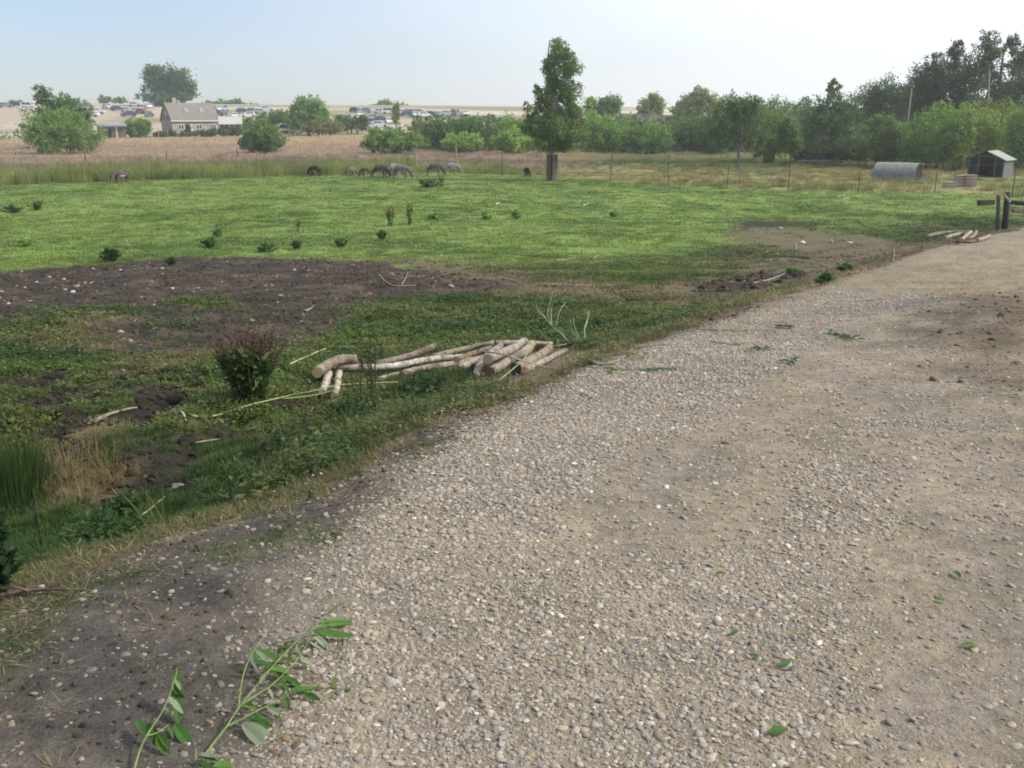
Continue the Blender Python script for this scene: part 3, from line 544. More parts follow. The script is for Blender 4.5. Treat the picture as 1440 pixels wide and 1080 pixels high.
def tree(name, label, cat, px, base, Y, ells_px, col, leaf=None, seed=1, droop=0., dens=5., clump=.2, gaps=.06, trunk=.16, group=None, limbs=5, upright=0., bark='bark', depth=.8, cap=15000, guard=False):
    m = mpp(Y); g = at(px, base, Y); bx = g[0]; bz = float(H(np.array(bx), np.array(float(Y)))); root = thing(name, label, cat, (bx, Y, bz), 0, group)
    leaf = leaf or .0026*Y; dens *= 3.2 if name != 'birch_tree' or base != 248 else 1.5
    el = []
    for i, (ex, ey, rx, ry) in enumerate(ells_px):
        c = at(ex, ey, Y); dy = (random.Random(seed*31+i).random()-.5)*rx*m*.7*depth; el.append(((c[0]-bx, dy, c[2]-bz), (rx*m, rx*m*depth, ry*m)))
    if trunk <= 0:          # bushes are leafy to the ground
        for (ex, ey, rx, ry) in ells_px:
            yb = base-5-ry*.35
            if yb > ey+2:
                c = at(ex, (ey+yb)/2+2, Y); el.append(((c[0]-bx, -.1*rx*m, c[2]-bz), (rx*m*.92, rx*m*.6, max(4, (yb-ey)/2+ry*.5)*m)))
    cm = crown_mesh('crown', el, leaf, seed, droop, dens, clump, gaps, cap, upright); o = link('crown', cm, root); o.color = (*col, 1)
    mb = MB(); top = max(e[0][2]+e[1][2]*.55 for e in el); rr = random.Random(seed)
    P = [Vector((0, 0, -.15))]+[Vector((rr.uniform(-.12, .12)*k, rr.uniform(-.1, .1)*k, top*k/5)) for k in range(1, 6)]
    if trunk > 0:
        mb.tube(P, [trunk*1.25, trunk, trunk*.85, trunk*.6, trunk*.4, trunk*.15], 8, wob=.15)
        for k in range(limbs):
            c, rad = el[rr.randrange(len(el))]; a = P[1+rr.randrange(3)]; b = Vector(c)+Vector((rr.uniform(-.7, .7)*rad[0], rr.uniform(-.5, .5)*rad[1], rr.uniform(-.2, .8)*rad[2])); mid = (a+b)/2+Vector((0, 0, -.1*(b-a).length)); mb.tube([a, mid, b], [trunk*.5, trunk*.3, trunk*.08], 5)
    else:
        for k in range(10):
            c, rad = el[rr.randrange(len(el))]; b = Vector(c)+Vector((rr.uniform(-.8, .8)*rad[0], rr.uniform(-.5, .5)*rad[1], rr.uniform(0, .7)*rad[2])); a = Vector((b.x*.35, b.y*.35, -.1)); mb.tube([a, (a+b)/2+Vector((0, 0, .15*(b-a).length)), b], [.07, .05, .015], 5)
    mb.build('trunk' if trunk > 0 else 'stems', M[bark], root, True)
    return root
DK = (.060, .105, .034); MID = (.088, .150, .038); LT = (.125, .195, .048); WIL = (.088, .145, .042); YEL = (.14, .19, .045)
# the lone birch
birch = tree('birch_tree', 'tall lone birch standing in the far paddock with boards round its trunk', 'tree', 776, 248, 78, [(784, 62, 13, 9), (790, 78, 19, 13), (771, 90, 10, 10), (800, 96, 15, 15), (780, 104, 16, 14), (778, 122, 14, 14), (756, 124, 6, 7), (798, 122, 15, 13), (768, 140, 19, 14), (802, 137, 16, 14), (741, 148, 6, 6), (750, 160, 12, 11), (782, 158, 24, 15), (808, 162, 15, 17), (758, 176, 22, 14), (792, 180, 30, 18), (768, 196, 22, 13), (798, 200, 17, 11), (741, 178, 8, 8), (778, 204, 20, 9)], (.165, .265, .075), leaf=.17, seed=3, droop=.5, dens=8, clump=.24, gaps=.15, trunk=.22, limbs=16, bark='birch_bark', cap=34000)
M['guard'] = simple('grey_guard_boards', (.19, .165, .13), (.11, .095, .075), 5, .85, .5, 25)
for k in range(18):      # boards that guard the trunk, each a part; one darkened as a shadowy gap
    a = k/18*2*math.pi; o = MB().box((0, 0, 1.0), (.15, .03, 2.06-.12*random.random())).build('plank', M['dark_wood'] if k in (13,) else M['guard'], birch, loc=(math.cos(a)*.42, math.sin(a)*.38, 0), rot=(random.uniform(-.02, .02), random.uniform(-.02, .02), a+math.pi/2))
SHR = [
 ('willow_bush', 'large rounded willow bush at the left with a darker tree behind it', 'bush', 90, 214, 131, [(88, 188, 62, 26), (60, 176, 30, 20), (118, 184, 32, 24), (90, 168, 42, 17)], WIL, 0, .5, {}),
 ('tree', 'dark jagged tree rising behind the large left willow bush', 'tree', 85, 214, 150, [(68, 150, 17, 24), (95, 150, 21, 16), (114, 165, 16, 14), (58, 134, 8, 14), (90, 175, 30, 20)], DK, .2, 0, {}),
 ('shrub', 'small round shrub between the flat roofed hut and the house', 'bush', 192, 192, 200, [(188, 180, 17, 11), (203, 176, 9, 8)], MID, 0, .2, {}),
 ('round_tree', 'large dark round headed tree behind the house roof', 'tree', 235, 150, 335, [(224, 110, 24, 18), (217, 101, 14, 9), (250, 114, 20, 16), (235, 128, 36, 14), (235, 138, 36, 8), (262, 128, 10, 11)], (.042, .075, .024), .5, 0, {'clump': .22}),
 ('willow_bush', 'dense dark willow bush standing alone in the pink meadow', 'bush', 370, 212, 133, [(370, 197, 33, 16), (370, 186, 22, 10), (352, 198, 15, 14)], (.065, .110, .032), 0, .6, {}),
 ('round_tree', 'round green tree beside the pale hut on the meadow edge', 'tree', 434, 187, 208, [(434, 157, 21, 19), (448, 164, 14, 13), (419, 163, 12, 13), (426, 149, 12, 11), (434, 175, 24, 11)], MID, .25, 0, {}),
 ('shrub', 'green shrubs right of the house in front of parked cars', 'bush', 350, 190, 215, [(345, 176, 16, 9), (372, 170, 18, 9), (395, 165, 14, 10), (408, 172, 12, 10)], MID, 0, .2, {}),
 ('shrub', 'low mixed shrub with reddish leaves at the foot of the round tree', 'bush', 455, 188, 206, [(447, 178, 16, 9), (470, 178, 12, 8)], (.12, .12, .045), 0, .2, {}),
 ('shrub', 'dark hedge shrub just below the cars left of the cypress', 'bush', 497, 184, 214, [(482, 172, 12, 10), (498, 174, 14, 9), (511, 172, 7, 11)], DK, 0, .2, {}),
 ('hedge', 'low dark hedge in front of the house', 'hedge', 265, 192, 203, [(225, 189, 12, 4), (245, 189, 14, 4), (268, 188, 14, 4), (290, 187, 14, 4), (312, 186, 14, 5), (334, 184, 14, 6)], (.05, .085, .035), 0, .1, {}),
 ('cypress_tree', 'narrow upright green tree among the parked cars', 'tree', 557, 176, 240, [(557, 162, 5.5, 13), (557, 152, 3.5, 8)], (.10, .13, .05), .12, .4, {}),
 ('copse', 'low dark domed copse on the skyline behind the car park', 'trees', 545, 160, 425, [(545, 152, 24, 9), (562, 154, 14, 6), (528, 154, 14, 6)], DK, .3, 0, {}),
 ('far_tree', 'small rounded tree on the skyline right of the parked cars', 'tree', 680, 164, 430, [(680, 161, 9, 4)], DK, .3, 0, {}),
 ('far_tree', 'tiny low tree on the skyline between the last parked cars', 'tree', 622, 162, 430, [(622, 159, 9, 3)], DK, .3, 0, {}),
 ('far_tree', 'hazy small tree on the skyline at the far left', 'tree', 20, 152, 440, [(22, 146, 9, 6), (12, 150, 12, 3)], DK, .3, 0, {}),
 ('far_tree', 'hazy bushy tree on the skyline above the dark blue cars', 'tree', 145, 146, 440, [(145, 141, 9, 5)], DK, .3, 0, {}),
 ('far_tree', 'low hazy tree on the skyline left of the round headed tree', 'tree', 167, 146, 440, [(168, 141, 9, 4)], DK, .3, 0, {}),
 ('far_tree', 'small hazy tree on the skyline just right of the jagged tree', 'tree', 107, 148, 440, [(107, 143, 7, 5)], DK, .3, 0, {}),
 ('far_woodland', 'dark strip of far woodland on the skyline right of the house', 'trees', 320, 152, 440, [(300, 147, 16, 4), (325, 146, 20, 5), (350, 150, 15, 4), (375, 153, 14, 3)], DK, .3, 0, {}),
 ('willow_bush', 'light green bush at the left end of the shrub belt', 'bush', 552, 214, 130, [(552, 198, 45, 15), (530, 196, 22, 14), (578, 196, 20, 16)], WIL, 0, .6, {}),
 ('willow_bush', 'tall dark bush behind the left end of the shrub belt', 'bush', 640, 214, 140, [(640, 186, 34, 20), (610, 184, 22, 18), (670, 184, 30, 19)], (.055, .1, .028), 0, .6, {}),
 ('willow_bush', 'bush left of the lone birch and behind a lighter one', 'bush', 725, 214, 141, [(715, 188, 30, 20), (742, 184, 26, 20)], MID, 0, .6, {}),
 ('willow_bush', 'low pale green bush in front of the tall dark one', 'bush', 655, 214, 131, [(652, 200, 26, 12), (635, 203, 14, 9)], LT, 0, .6, {}),
 ('willow_bush', 'pale green bush just left of the lone birch', 'bush', 722, 214, 131, [(720, 198, 27, 15), (738, 199, 14, 12)], LT, 0, .6, {}),
 ('willow_bush', 'broad bush just right of the lone birch', 'bush', 845, 214, 138, [(835, 186, 32, 24), (865, 190, 28, 20)], MID, 0, .6, {}),
 ('willow_bush', 'bright rounded bush in the middle of the right shrub belt', 'bush', 910, 214, 131, [(905, 192, 36, 20), (925, 195, 24, 18), (880, 198, 20, 14)], WIL, 0, .6, {}),
 ('willow_bush', 'dark bush at the right end of the shrub belt', 'bush', 972, 216, 138, [(965, 189, 30, 22), (985, 194, 24, 20)], (.055, .095, .028), 0, .6, {}),
 ('round_tree', 'dark round tree rising above the belt right of the birch', 'tree', 858, 190, 195, [(858, 150, 20, 13), (848, 156, 12, 12)], DK, .25, 0, {}),
 ('slim_tree', 'slim light green tree close behind the right edge of the birch', 'tree', 830, 190, 180, [(830, 150, 8, 13), (834, 165, 9, 10)], LT, .15, .2, {'gaps': .3}),
 ('field_tree', 'pale green tree above the board fence, left of a wider one', 'tree', 918, 175, 205, [(918, 150, 18, 14), (908, 156, 14, 9), (922, 140, 10, 9)], (.12, .16, .06), .2, 0, {'gaps': .3}),
 ('field_tree', 'wide pale green tree beyond the right end of the board fence', 'tree', 980, 180, 195, [(975, 150, 26, 16), (985, 135, 16, 11), (958, 155, 14, 12), (1005, 148, 12, 13)], (.12, .16, .06), .2, 0, {'gaps': .3}),
 ('birch_tree', 'bushy dark tree with a white forked trunk right of the shrub belt', 'tree', 1039, 233, 99, [(1040, 172, 38, 28), (1028, 152, 20, 18), (1050, 195, 32, 18), (1016, 190, 20, 20), (1052, 150, 16, 14)], (.048, .085, .030), .13, 0, {'bark': 'birch_bark', 'limbs': 9}),
 ('leafy_bush', 'light green bush between two dark trees on the right', 'bush', 1083, 224, 108, [(1080, 190, 24, 26), (1070, 165, 18, 16), (1088, 172, 16, 16)], (.085, .13, .045), 0, .2, {}),
 ('slim_tree', 'small thin tree standing just behind the fence stake', 'tree', 1110, 232, 96, [(1110, 196, 15, 20), (1104, 180, 10, 14), (1118, 205, 10, 10)], (.06, .10, .03), .07, 0, {'gaps': .3}),
 ('broad_tree', 'broad dark tree with a sparse top left of the leaning pole', 'tree', 1170, 228, 106, [(1170, 165, 38, 26), (1148, 190, 32, 28), (1190, 190, 28, 30), (1172, 140, 24, 18), (1195, 152, 18, 16), (1170, 210, 45, 16)], (.045, .080, .032), .25, 0, {'gaps': .2}),
 ('bare_topped_tree', 'spindly open treetop rising above the broad dark tree', 'tree', 1173, 228, 111, [(1173, 118, 8, 8), (1166, 127, 9, 6), (1182, 126, 8, 7)], (.06, .09, .05), .07, 0, {'gaps': .5, 'dens': 1.6, 'limbs': 12}),
 ('round_tree', 'big dark rounded tree behind the leaning pole', 'tree', 1250, 226, 135, [(1250, 142, 36, 30), (1226, 138, 20, 22), (1278, 148, 28, 28), (1250, 175, 48, 22)], (.038, .070, .028), .3, 0, {'cap': 17000}),
 ('leafy_bush', 'mid green bush between the broad dark tree and the leaning pole', 'bush', 1232, 228, 97, [(1228, 198, 26, 24), (1250, 190, 20, 26), (1240, 175, 16, 16)], (.075, .115, .04), 0, .3, {}),
 ('leafy_bush', 'bright green bush directly behind the arched metal hut', 'bush', 1300, 228, 95, [(1300, 190, 34, 34), (1325, 180, 28, 30), (1290, 210, 30, 16)], (.085, .145, .038), 0, .4, {}),
 ('leafy_bush', 'yellowish green bush behind the open shed', 'bush', 1375, 228, 96, [(1365, 172, 32, 24), (1350, 160, 24, 14), (1392, 185, 30, 30)], (.125, .165, .042), 0, .4, {}),
 ('leafy_bush', 'green bush at the right picture edge beside the open shed', 'bush', 1432, 235, 92, [(1432, 185, 28, 30), (1440, 215, 22, 22), (1455, 170, 26, 26)], (.075, .13, .036), 0, .4, {}),
 ('tall_tree', 'leftmost and lowest of the tall dark trees on the right skyline', 'tree', 1312, 226, 120, [(1314, 92, 12, 18), (1306, 112, 22, 22), (1320, 125, 26, 25), (1300, 140, 26, 22)], (.036, .066, .028), .22, .2, {'gaps': .2, 'droop': .2}),
 ('tall_tree', 'second tall dark tree on the right skyline with a pointed top', 'tree', 1345, 226, 122, [(1347, 72, 11, 18), (1342, 92, 20, 22), (1355, 112, 26, 28), (1335, 135, 30, 26), (1350, 160, 40, 25)], (.036, .066, .028), .22, .2, {'gaps': .2, 'droop': .2}),
 ('tall_tree', 'tallest dark tree on the right skyline, behind the braced pole', 'tree', 1390, 226, 118, [(1390, 58, 12, 16), (1393, 80, 20, 22), (1382, 100, 24, 24), (1400, 120, 28, 28), (1390, 150, 40, 28)], (.036, .066, .026), .25, .2, {'gaps': .2, 'droop': .2}),
 ('tall_tree', 'feathery tall tree at the right picture edge with gaps of sky', 'tree', 1432, 226, 114, [(1424, 60, 10, 15), (1432, 82, 20, 22), (1440, 105, 22, 26), (1425, 130, 26, 26), (1450, 70, 14, 18), (1450, 140, 32, 34)], (.045, .075, .035), .22, .2, {'gaps': .35, 'droop': .3, 'dens': 3.5}),
]
for i, (nm, lab, cat, px, base, Y, el, col, trk, upr, kw) in enumerate(SHR):
    tree(nm, lab, cat, px, base, Y, el, (col[0]*2.35, col[1]*2.4, col[2]*2.1), seed=20+i*3, trunk=trk, upright=upr, **{'dens': 4.2, 'cap': 11000, **kw})
for (px, base, Y, el, col, lab) in [
 (765, 214, 146, [(755, 186, 30, 20), (785, 190, 26, 18), (700, 182, 22, 17)], (.09, .155, .045), 'bush filling the belt directly behind the lone birch'),
 (600, 214, 150, [(592, 182, 20, 14), (625, 178, 26, 14), (655, 176, 24, 12)], (.08, .14, .04), 'far bush whose top shows over the left end of the shrub belt'),
 (885, 214, 150, [(868, 178, 24, 15), (893, 176, 22, 14), (930, 180, 26, 14), (955, 178, 22, 13)], (.075, .13, .038), 'far bushes showing over the right half of the shrub belt'),
 (1010, 218, 128, [(1005, 190, 22, 22), (998, 180, 18, 18)], (.10, .17, .05), 'light bush between the belt and the forked birch'),
 (1065, 222, 135, [(1060, 170, 30, 26), (1080, 158, 22, 18), (1100, 168, 26, 26), (1040, 165, 25, 22)], (.115, .18, .06), 'pale hazy trees behind the forked birch and its neighbour'),
 (1120, 224, 140, [(1118, 165, 26, 24), (1135, 152, 20, 16), (1205, 160, 28, 28), (1150, 180, 30, 25)], (.095, .15, .06), 'pale hazy trees behind the broad dark tree'),
 (1290, 226, 128, [(1285, 175, 34, 40), (1330, 165, 34, 44), (1375, 160, 34, 44), (1420, 165, 34, 44)], (.055, .095, .04), 'dark woodland mass under the tall trees at right'),
 (1345, 226, 92, [(1338, 190, 26, 26), (1325, 205, 26, 18), (1352, 175, 20, 20)], (.12, .20, .05), 'bright leafy bush between the arched hut and the open shed'),
 (1400, 224, 101, [(1400, 160, 26, 18), (1385, 150, 20, 12), (1420, 165, 22, 22), (1408, 190, 28, 28)], (.15, .20, .055), 'yellow green bush above the shed roof')]:
    tree('leafy_bush' if Y < 130 else 'far_bushes', lab, 'bush', px, base, Y, el, tuple(c*1.5 for c in col), seed=px, trunk=0, upright=.4, dens=4, cap=12000)
# woodland that closes the view past the right edge
tree('leafy_bush', 'rank green thicket under the dark trees along the back rail', 'bush', 1150, 226, 100, [(1130, 214, 26, 12), (1165, 216, 30, 11), (1200, 214, 28, 12), (1230, 216, 24, 10), (1265, 217, 20, 9)], (.06, .1, .03), seed=301, trunk=0, upright=.3, dens=3.5)

# ---------------------------------------------------------------- fences
def fence(name, label, posts, pm, rad, wires, wm='wire', square=False, rail=None):
    """posts: (px, top, base, y) -> each post a part; wires at heights"""
    B = []
    for (px, top, base) in posts:
        g = G(px, base); t = at(px, top, g[1]); B.append((g, t[2]-g[2]))
    root = thing(name, label, 'fence', B[0][0])
    o0 = np.array(root.location)
    for (g, h) in B:
        mb = MB(); l = random.uniform(-.03, .03)
        if square: mb.box((0, 0, h/2-.1), (rad*2, rad*2, h+.2), ry=l)
        else: mb.tube([(0, 0, -.25), (l*h, 0, h*.5), (l*h*1.8, 0, h)], [rad*1.1, rad, rad*.85], 7)
        mb.build('post', M[pm], root, loc=g-o0)
    if wires:
        mb = MB()
        for w in wires:
            for (a, ha), (b, hb) in zip(B[:-1], B[1:]):
                p = a-o0+np.array([0, 0, ha*w]); q = b-o0+np.array([0, 0, hb*w]); m_ = (p+q)/2-np.array([0, 0, .05]); mb.tube([p, m_, q], .008, 4, False)
        mb.build('wire', M[wm], root)
    if rail:
        for (a, ha), (b, hb) in zip(B[:-1], B[1:]):
            p = a-o0+np.array([0, 0, ha*rail]); q = b-o0+np.array([0, 0, hb*rail]); MB().tube([p, q], .055, 6).build('rail', M['old_wood'], root)
    return root
fence('wire_fence', 'fence of tall thin stakes along the far right side of the paddock', [(707, 214, 246), (858, 215, 254), (940, 217, 263), (1022, 231, 265), (1108, 222, 268), (1206, 226, 271), (1314, 228, 271), (1423, 226, 278), (1530, 228, 284)], 'old_wood', .035, (.5, .92))
fence('wire_fence', 'thicker post and wire fence behind the grazing donkeys', [(423, 208, 226), (504, 207, 224), (585, 209, 238), (643, 206, 239)], 'pale_wood', .07, (.55, .95))
fence('wire_fence', 'sparse wire fence crossing the pink meadow at left', [(-60, 214, 234), (121, 213, 232), (235, 212, 230), (334, 208, 226)], 'old_wood', .06, (.6, .95))
fence('wire_fence', 'wire fence at the foot of the shrub belt left of the birch', [(520, 205, 216), (569, 206, 216), (628, 205, 215), (680, 205, 215), (728, 205, 215), (890, 207, 217), (966, 208, 218)], 'pale_wood', .06, (.35, .65, .95))
fence('wire_fence', 'low post fence crossing the meadow below the house', [(177, 194, 202), (212, 194, 202), (243, 194, 202), (275, 194, 202), (303, 194, 202), (333, 194, 202)], 'pale_wood', .07, (.6, .95))
fence('garden_fence', 'fence of pale posts along the hedge in front of the house', [(223, 180, 193), (236, 181, 193), (250, 180, 193), (277, 180, 192), (299, 177, 191), (321, 178, 190)], 'pale_wood', .08, (.5, .9))
fence('wire_fence', 'small pale post fence along the shrubs by the round tree', [(417, 181, 189), (430, 182, 189), (443, 182, 189), (455, 182, 188), (467, 181, 188), (488, 180, 187)], 'pale_wood', .08, (.9,))
fence('rail_fence', 'long brown rail fence behind the arched hut and the shed', [(1125, 226, 237), (1160, 226, 237), (1207, 226, 237), (1256, 226, 237), (1307, 227, 238), (1352, 228, 239), (1425, 229, 241)], 'old_wood', .05, (.3, .6), rail=1.0)
o = thing('fence_post', 'pale wooden post standing between the arched hut and the shed', 'post', G(1307, 238)); MB().tube([(0, 0, -.2), (0, 0, 1.9)], [.08, .07], 8).build('post_shaft', M['pale_wood'], o)

# ---------------------------------------------------------------- poles
def rod(name, label, cat, pts, rads, mat, n=8, sm=True):
    p0 = np.asarray(pts[0], float); r = tag(MB().tube([np.asarray(p, float)-p0 for p in pts], rads, n, wob=.06).build(name, mat, smooth=sm, loc=p0), label, cat); return r
pb = G(1270, 236); pt = at(1282, 124, pb[1]+.3); lp = thing('utility_pole', 'tall thin leaning wooden pole behind the arched hut', 'pole', pb); MB().tube([(0, 0, -.3), (pt-pb)*.5+np.array([-.04, 0, 0]), pt-pb], [.12, .1, .08], 8).build('pole_shaft', M['pale_wood'], lp); MB().box((pt-pb)*.50, (.5, .2, .22)).build('cross_piece', M['dark_wood'], lp)
Yb = 104.; pb = np.array([*at(1388, 228, Yb)[:2], 0]); pb[2] = float(H(pb[0], pb[1])); pt = at(1391, 98, Yb); bb = at(1352, 158, Yb)
lp = thing('utility_pole', 'grey pole with a slanting brace in front of the tallest trees', 'pole', pb); MB().tube([(0, 0, -.3), pt-pb], [.14, .10], 8).build('pole_shaft', M['pale_wood'], lp); MB().tube([pt-pb, bb-pb+(bb-pt)*.6], [.08, .09], 7).build('brace', M['old_wood'], lp)

# ---------------------------------------------------------------- huts on the right
def metal_mat():
    m = simple('galvanised_sheet', (.24, .26, .245), (.16, .18, .165), 3, .75, .15, 10, metallic=.1, spec=.5); return m
M['metal'] = metal_mat(); M['dark'] = simple('dark_paint_and_shade', (.025, .028, .035), (.015, .017, .02), 4, .8, .1); M['white'] = simple('white_paint', (.75, .75, .72), (.66, .66, .64), 5, .6, .05)
g = G(1261, 252); k = mpp(g[1]); hut = thing('arched_hut', 'low half round corrugated metal animal hut in dry grass', 'hut', g, R(-36)); Lh, rh = 3.3, 1.28
NS = 40; mb = MB(); vs = []; fs = []
for j in range(57):
    x = -Lh/2+Lh*j/56; cor = .018*math.cos(j*math.pi)
    for i in range(NS+1):
        a = math.pi*i/NS; r_ = rh+cor; vs.append((x, -r_*math.cos(a), r_*math.sin(a)))
for j in range(56):
    for i in range(NS): a = j*(NS+1)+i; fs.append((a, a+1, a+NS+2, a+NS+1))
mb.add(vs, fs); so_ = mb.mesh('shell', M['metal']); sh = link('shell', so_, hut); sm = sh.modifiers.new('thick', 'SOLIDIFY'); sm.thickness = .03
for sx in (-1, 1):
    e = MB(); pr = [(-rh*.96*math.cos(math.pi*i/20), rh*.96*math.sin(math.pi*i/20)) for i in range(21)]
    vs = [(sx*(Lh/2-.08), y, z) for y, z in pr]+[(sx*(Lh/2-.12), y, z) for y, z in pr]; n = 21
    e.add(vs, [tuple(range(n)), tuple(range(2*n-1, n-1, -1))]+[(i, i+n, (i+1) % n+n, (i+1) % n) for i in range(n)]); e.build('end_wall', M['dark'] if sx > 0 else M['metal'], hut)
# open shed
g = G(1385, 249); YS = g[1]; k = mpp(YS)
shed = thing('field_shelter', 'open fronted dark shed with a pale pitched roof beside pallets', 'shed', g, R(-42)); Wd, Dp, He, Hr = 2.75, 2.6, 1.45, 2.1
MB().box((-Wd/2, Dp/2, He/2), (.06, Dp, He)).build('side_wall', M['dark'], shed); MB().box((0, Dp, He/2), (Wd, .06, He)).build('back_wall', M['dark'], shed)
rw = MB().box((Wd/2, Dp/2, He/2), (.06, Dp, He)).build('side_wall', simple('sunlit_cladding', (.17, .18, .19), (.13, .14, .15), 4, .7, .1), shed); rw['label'] = 'sunlit grey right side wall'  # sun on this side put into the lighter wall colour
for x in (-Wd/2+.75, Wd/2-.68): MB().box((x, -.04, He/2+.12), (.1, .1, He+.24)).build('front_post', M['old_wood'], shed)
for x in (-Wd/2+.02, Wd/2-.02): MB().box((x, -.045, He/2), (.1, .1, He)).build('corner_post', M['old_wood'], shed)
for a, b in ((-Wd/2+.05, -Wd/2+.68), (Wd/2-.62, Wd/2-.05)): MB().box(((a+b)/2, .0, He/2), (b-a, .04, He)).build('front_panel', M['dark'], shed)
MB().prism([(-Wd/2, He), (Wd/2, He), (0, Hr-.05)], -.02, .04).build('gable', M['dark'], shed); MB().box((0, -.05, He+.25), (1.5, .06, .08)).build('tie_beam', M['old_wood'], shed)
rl = math.hypot(Wd/2+.22, Hr-He+.1); ra = math.atan2(Hr-He+.1, Wd/2+.22)
for sx in (-1, 1): 
    rf = MB().box((sx*(Wd/4+.11), Dp/2-.05, (He+Hr)/2-.02), (rl, Dp+.35, .05), ry=sx*ra).build('roof', simple('pale_roof_sheet', (.36, .39, .35), (.30, .33, .29), 3, .6, .1) if sx > 0 else M['dark'], shed)
# pallet stacks
def pallet(loc, rz, label, col):
    p = thing('pallet', label, 'pallet', loc, rz, 'pallets stacked in front of the shed')
    mt = M['pallet']
    for j in range(5): MB().box((0, -.4+.2*j, .13), (1.2, .14, .025)).build('deck_board', mt, p)
    for j in range(3):
        for x in (-.54, 0, .54): MB().box((x, -.38+.38*j, .075), (.11, .12, .085)).build('block', mt, p)
    for x in (-.38,): 
        for j in range(3): MB().box((0, -.38+.38*j, .02), (1.2, .1, .022)).build('bottom_board', mt, p)
    return p
M['pallet'] = simple('pallet_wood', (.50, .43, .34), (.36, .30, .23), 4, .85, .3)
def copy_tree(o, loc, rz, label=None):
    c = o.copy(); COL.objects.link(c); c.location = loc; c.rotation_euler = (0, 0, rz)
    if label: c['label'] = label
    for ch in list(o.children):
        d = ch.copy(); COL.objects.link(d); d.parent = c; d.matrix_parent_inverse = ch.matrix_parent_inverse.copy()
        for g2 in list(ch.children):
            e = g2.copy(); COL.objects.link(e); e.parent = d
    return c
g1 = G(1341, 264); p0 = None; ORD = ['bottom', 'second', 'third', 'fourth', 'fifth', 'sixth', 'top']
for si, (px, base, cnt, nm) in enumerate(((1334, 264, 2, 'leftmost low pallet stack'), (1349, 263, 4, 'middle pallet stack'), (1364, 262.5, 4, 'rightmost pallet stack'))):
    gg = G(px, base); 
    for kx in range(cnt):
        lab = 'weathered wooden pallet, %s of the %s before the shed' % ('topmost' if kx == cnt-1 else ORD[kx], nm); loc = (gg[0]+random.uniform(-.05, .05), gg[1]+si*.02, gg[2]+.215*kx); rz = R(90*(0)+random.uniform(-4, 4))
        if p0 is None: p0 = pallet(loc, rz, lab, None); p0.scale = (.58, .7, 1.4)
        else: copy_tree(p0, loc, rz, lab)

# ---------------------------------------------------------------- house, far left
M['brick'] = simple('yellow_brick', (.50, .42, .30), (.42, .35, .25), 1.5, .85, .1); M['roof'] = simple('grey_roof', (.27, .245, .215), (.22, .20, .175), 1.2, .85, .2); M['glass'] = simple('dark_glass', (.05, .06, .07), (.03, .035, .04), 3, .15, 0, spec=.8)
YH = 208.; hb = at(268, 186, YH); hz = float(H(hb[0], YH))+.3; house = thing('house', 'yellow brick house with a steep grey roof below the hill car park', 'house', (hb[0], YH, hz), R(36)); Lx, Dy, He, Hr = 9.6, 7.0, 2.8, 6.2
MB().box((0, 0, He/2-.2), (Lx, Dy, He+.4)).build('wall', M['brick'], house)
gp = [(-Dy/2, He), (-Dy/2+1.1, He+1.5), (0, Hr), (Dy/2-1.1, He+1.5), (Dy/2, He)]
for sx in (-1, 1):
    vs = [(sx*(Lx/2), y, z) for y, z in gp]+[(sx*(Lx/2-.2), y, z) for y, z in gp]; n = 5; MB().add(vs, [tuple(range(n)), tuple(range(2*n-1, n-1, -1))]+[(i, i+n, (i+1) % n+n, (i+1) % n) for i in range(n)]).build('gable', simple('shaded_brick', (.30, .25, .19), (.25, .21, .16), 1.5, .85, .1), house)  # gables use the wall brick toned down, their shade put into the colour
ro = [(-Dy/2-.35, He-.15), (-Dy/2+1.0, He+1.58), (0, Hr+.1), (Dy/2-1.0, He+1.58), (Dy/2+.35, He-.15)]; ri = [(y*.985, z-.14) for y, z in ro]; vs = []
for x in (-Lx/2-.2, Lx/2+.2): vs += [(x, y, z) for y, z in ro]+[(x, y, z) for y, z in ri]
fs = []
for i in range(4): fs += [(i, i+1, 11+i, 10+i), (5+i, 15+i, 16+i, 6+i), (i, 5+i, 6+i, i+1), (10+i, 11+i, 16+i, 15+i)]
fs += [(0, 10, 15, 5), (4, 9, 19, 14)]; rf = MB().add(vs, fs).build('roof', M['roof'], house)
MB().box((-Lx/2+2.0, .4, Hr+.2), (.7, .6, 1.7)).build('chimney', M['brick'], rf); MB().box((0, -Dy/2-.37, He-.12), (Lx+.4, .08, .22)).build('gutter_board', M['white'], house)
def window(x, z, w, h, parent, y, bars=1):
    f = MB(); t_ = .12; f.box((0, 0, h/2-t_/2), (w, .1, t_)); f.box((0, 0, -h/2+t_/2), (w, .1, t_))
    for k in range(bars+2): f.box((-w/2+t_/2+(w-t_)*k/(bars+1), 0, 0), (t_, .098, h-2*t_))
    o = f.build('window', M['white'], parent, loc=(x, y, z)); MB().box((0, .02, 0), (w-.1, .03, h-.1)).build('pane', M['glass'], o); return o
for x in (-Lx/2+1.8, 0.75): window(x, 1.5, 1.25, .95, house, -Dy/2-.04)
window(3.6, 1.3, 1.4, 1.5, house, -Dy/2-.04, 2)
d = MB().box((0, 0, 1.0), (.95, .08, 2.0)).build('door', M['white'], house, loc=(-.95, -Dy/2-.5, .0), rot=(0, 0, R(50))); MB().box((0, -.05, 1.45), (.5, .03, .6)).build('pane', M['glass'], d); MB().box((-1.7, -Dy/2-.02, 1.0), (.8, .06, 2.0)).build('doorway', M['dark'], house)  # doorway is a dark panel on the wall, painted as unlit depth
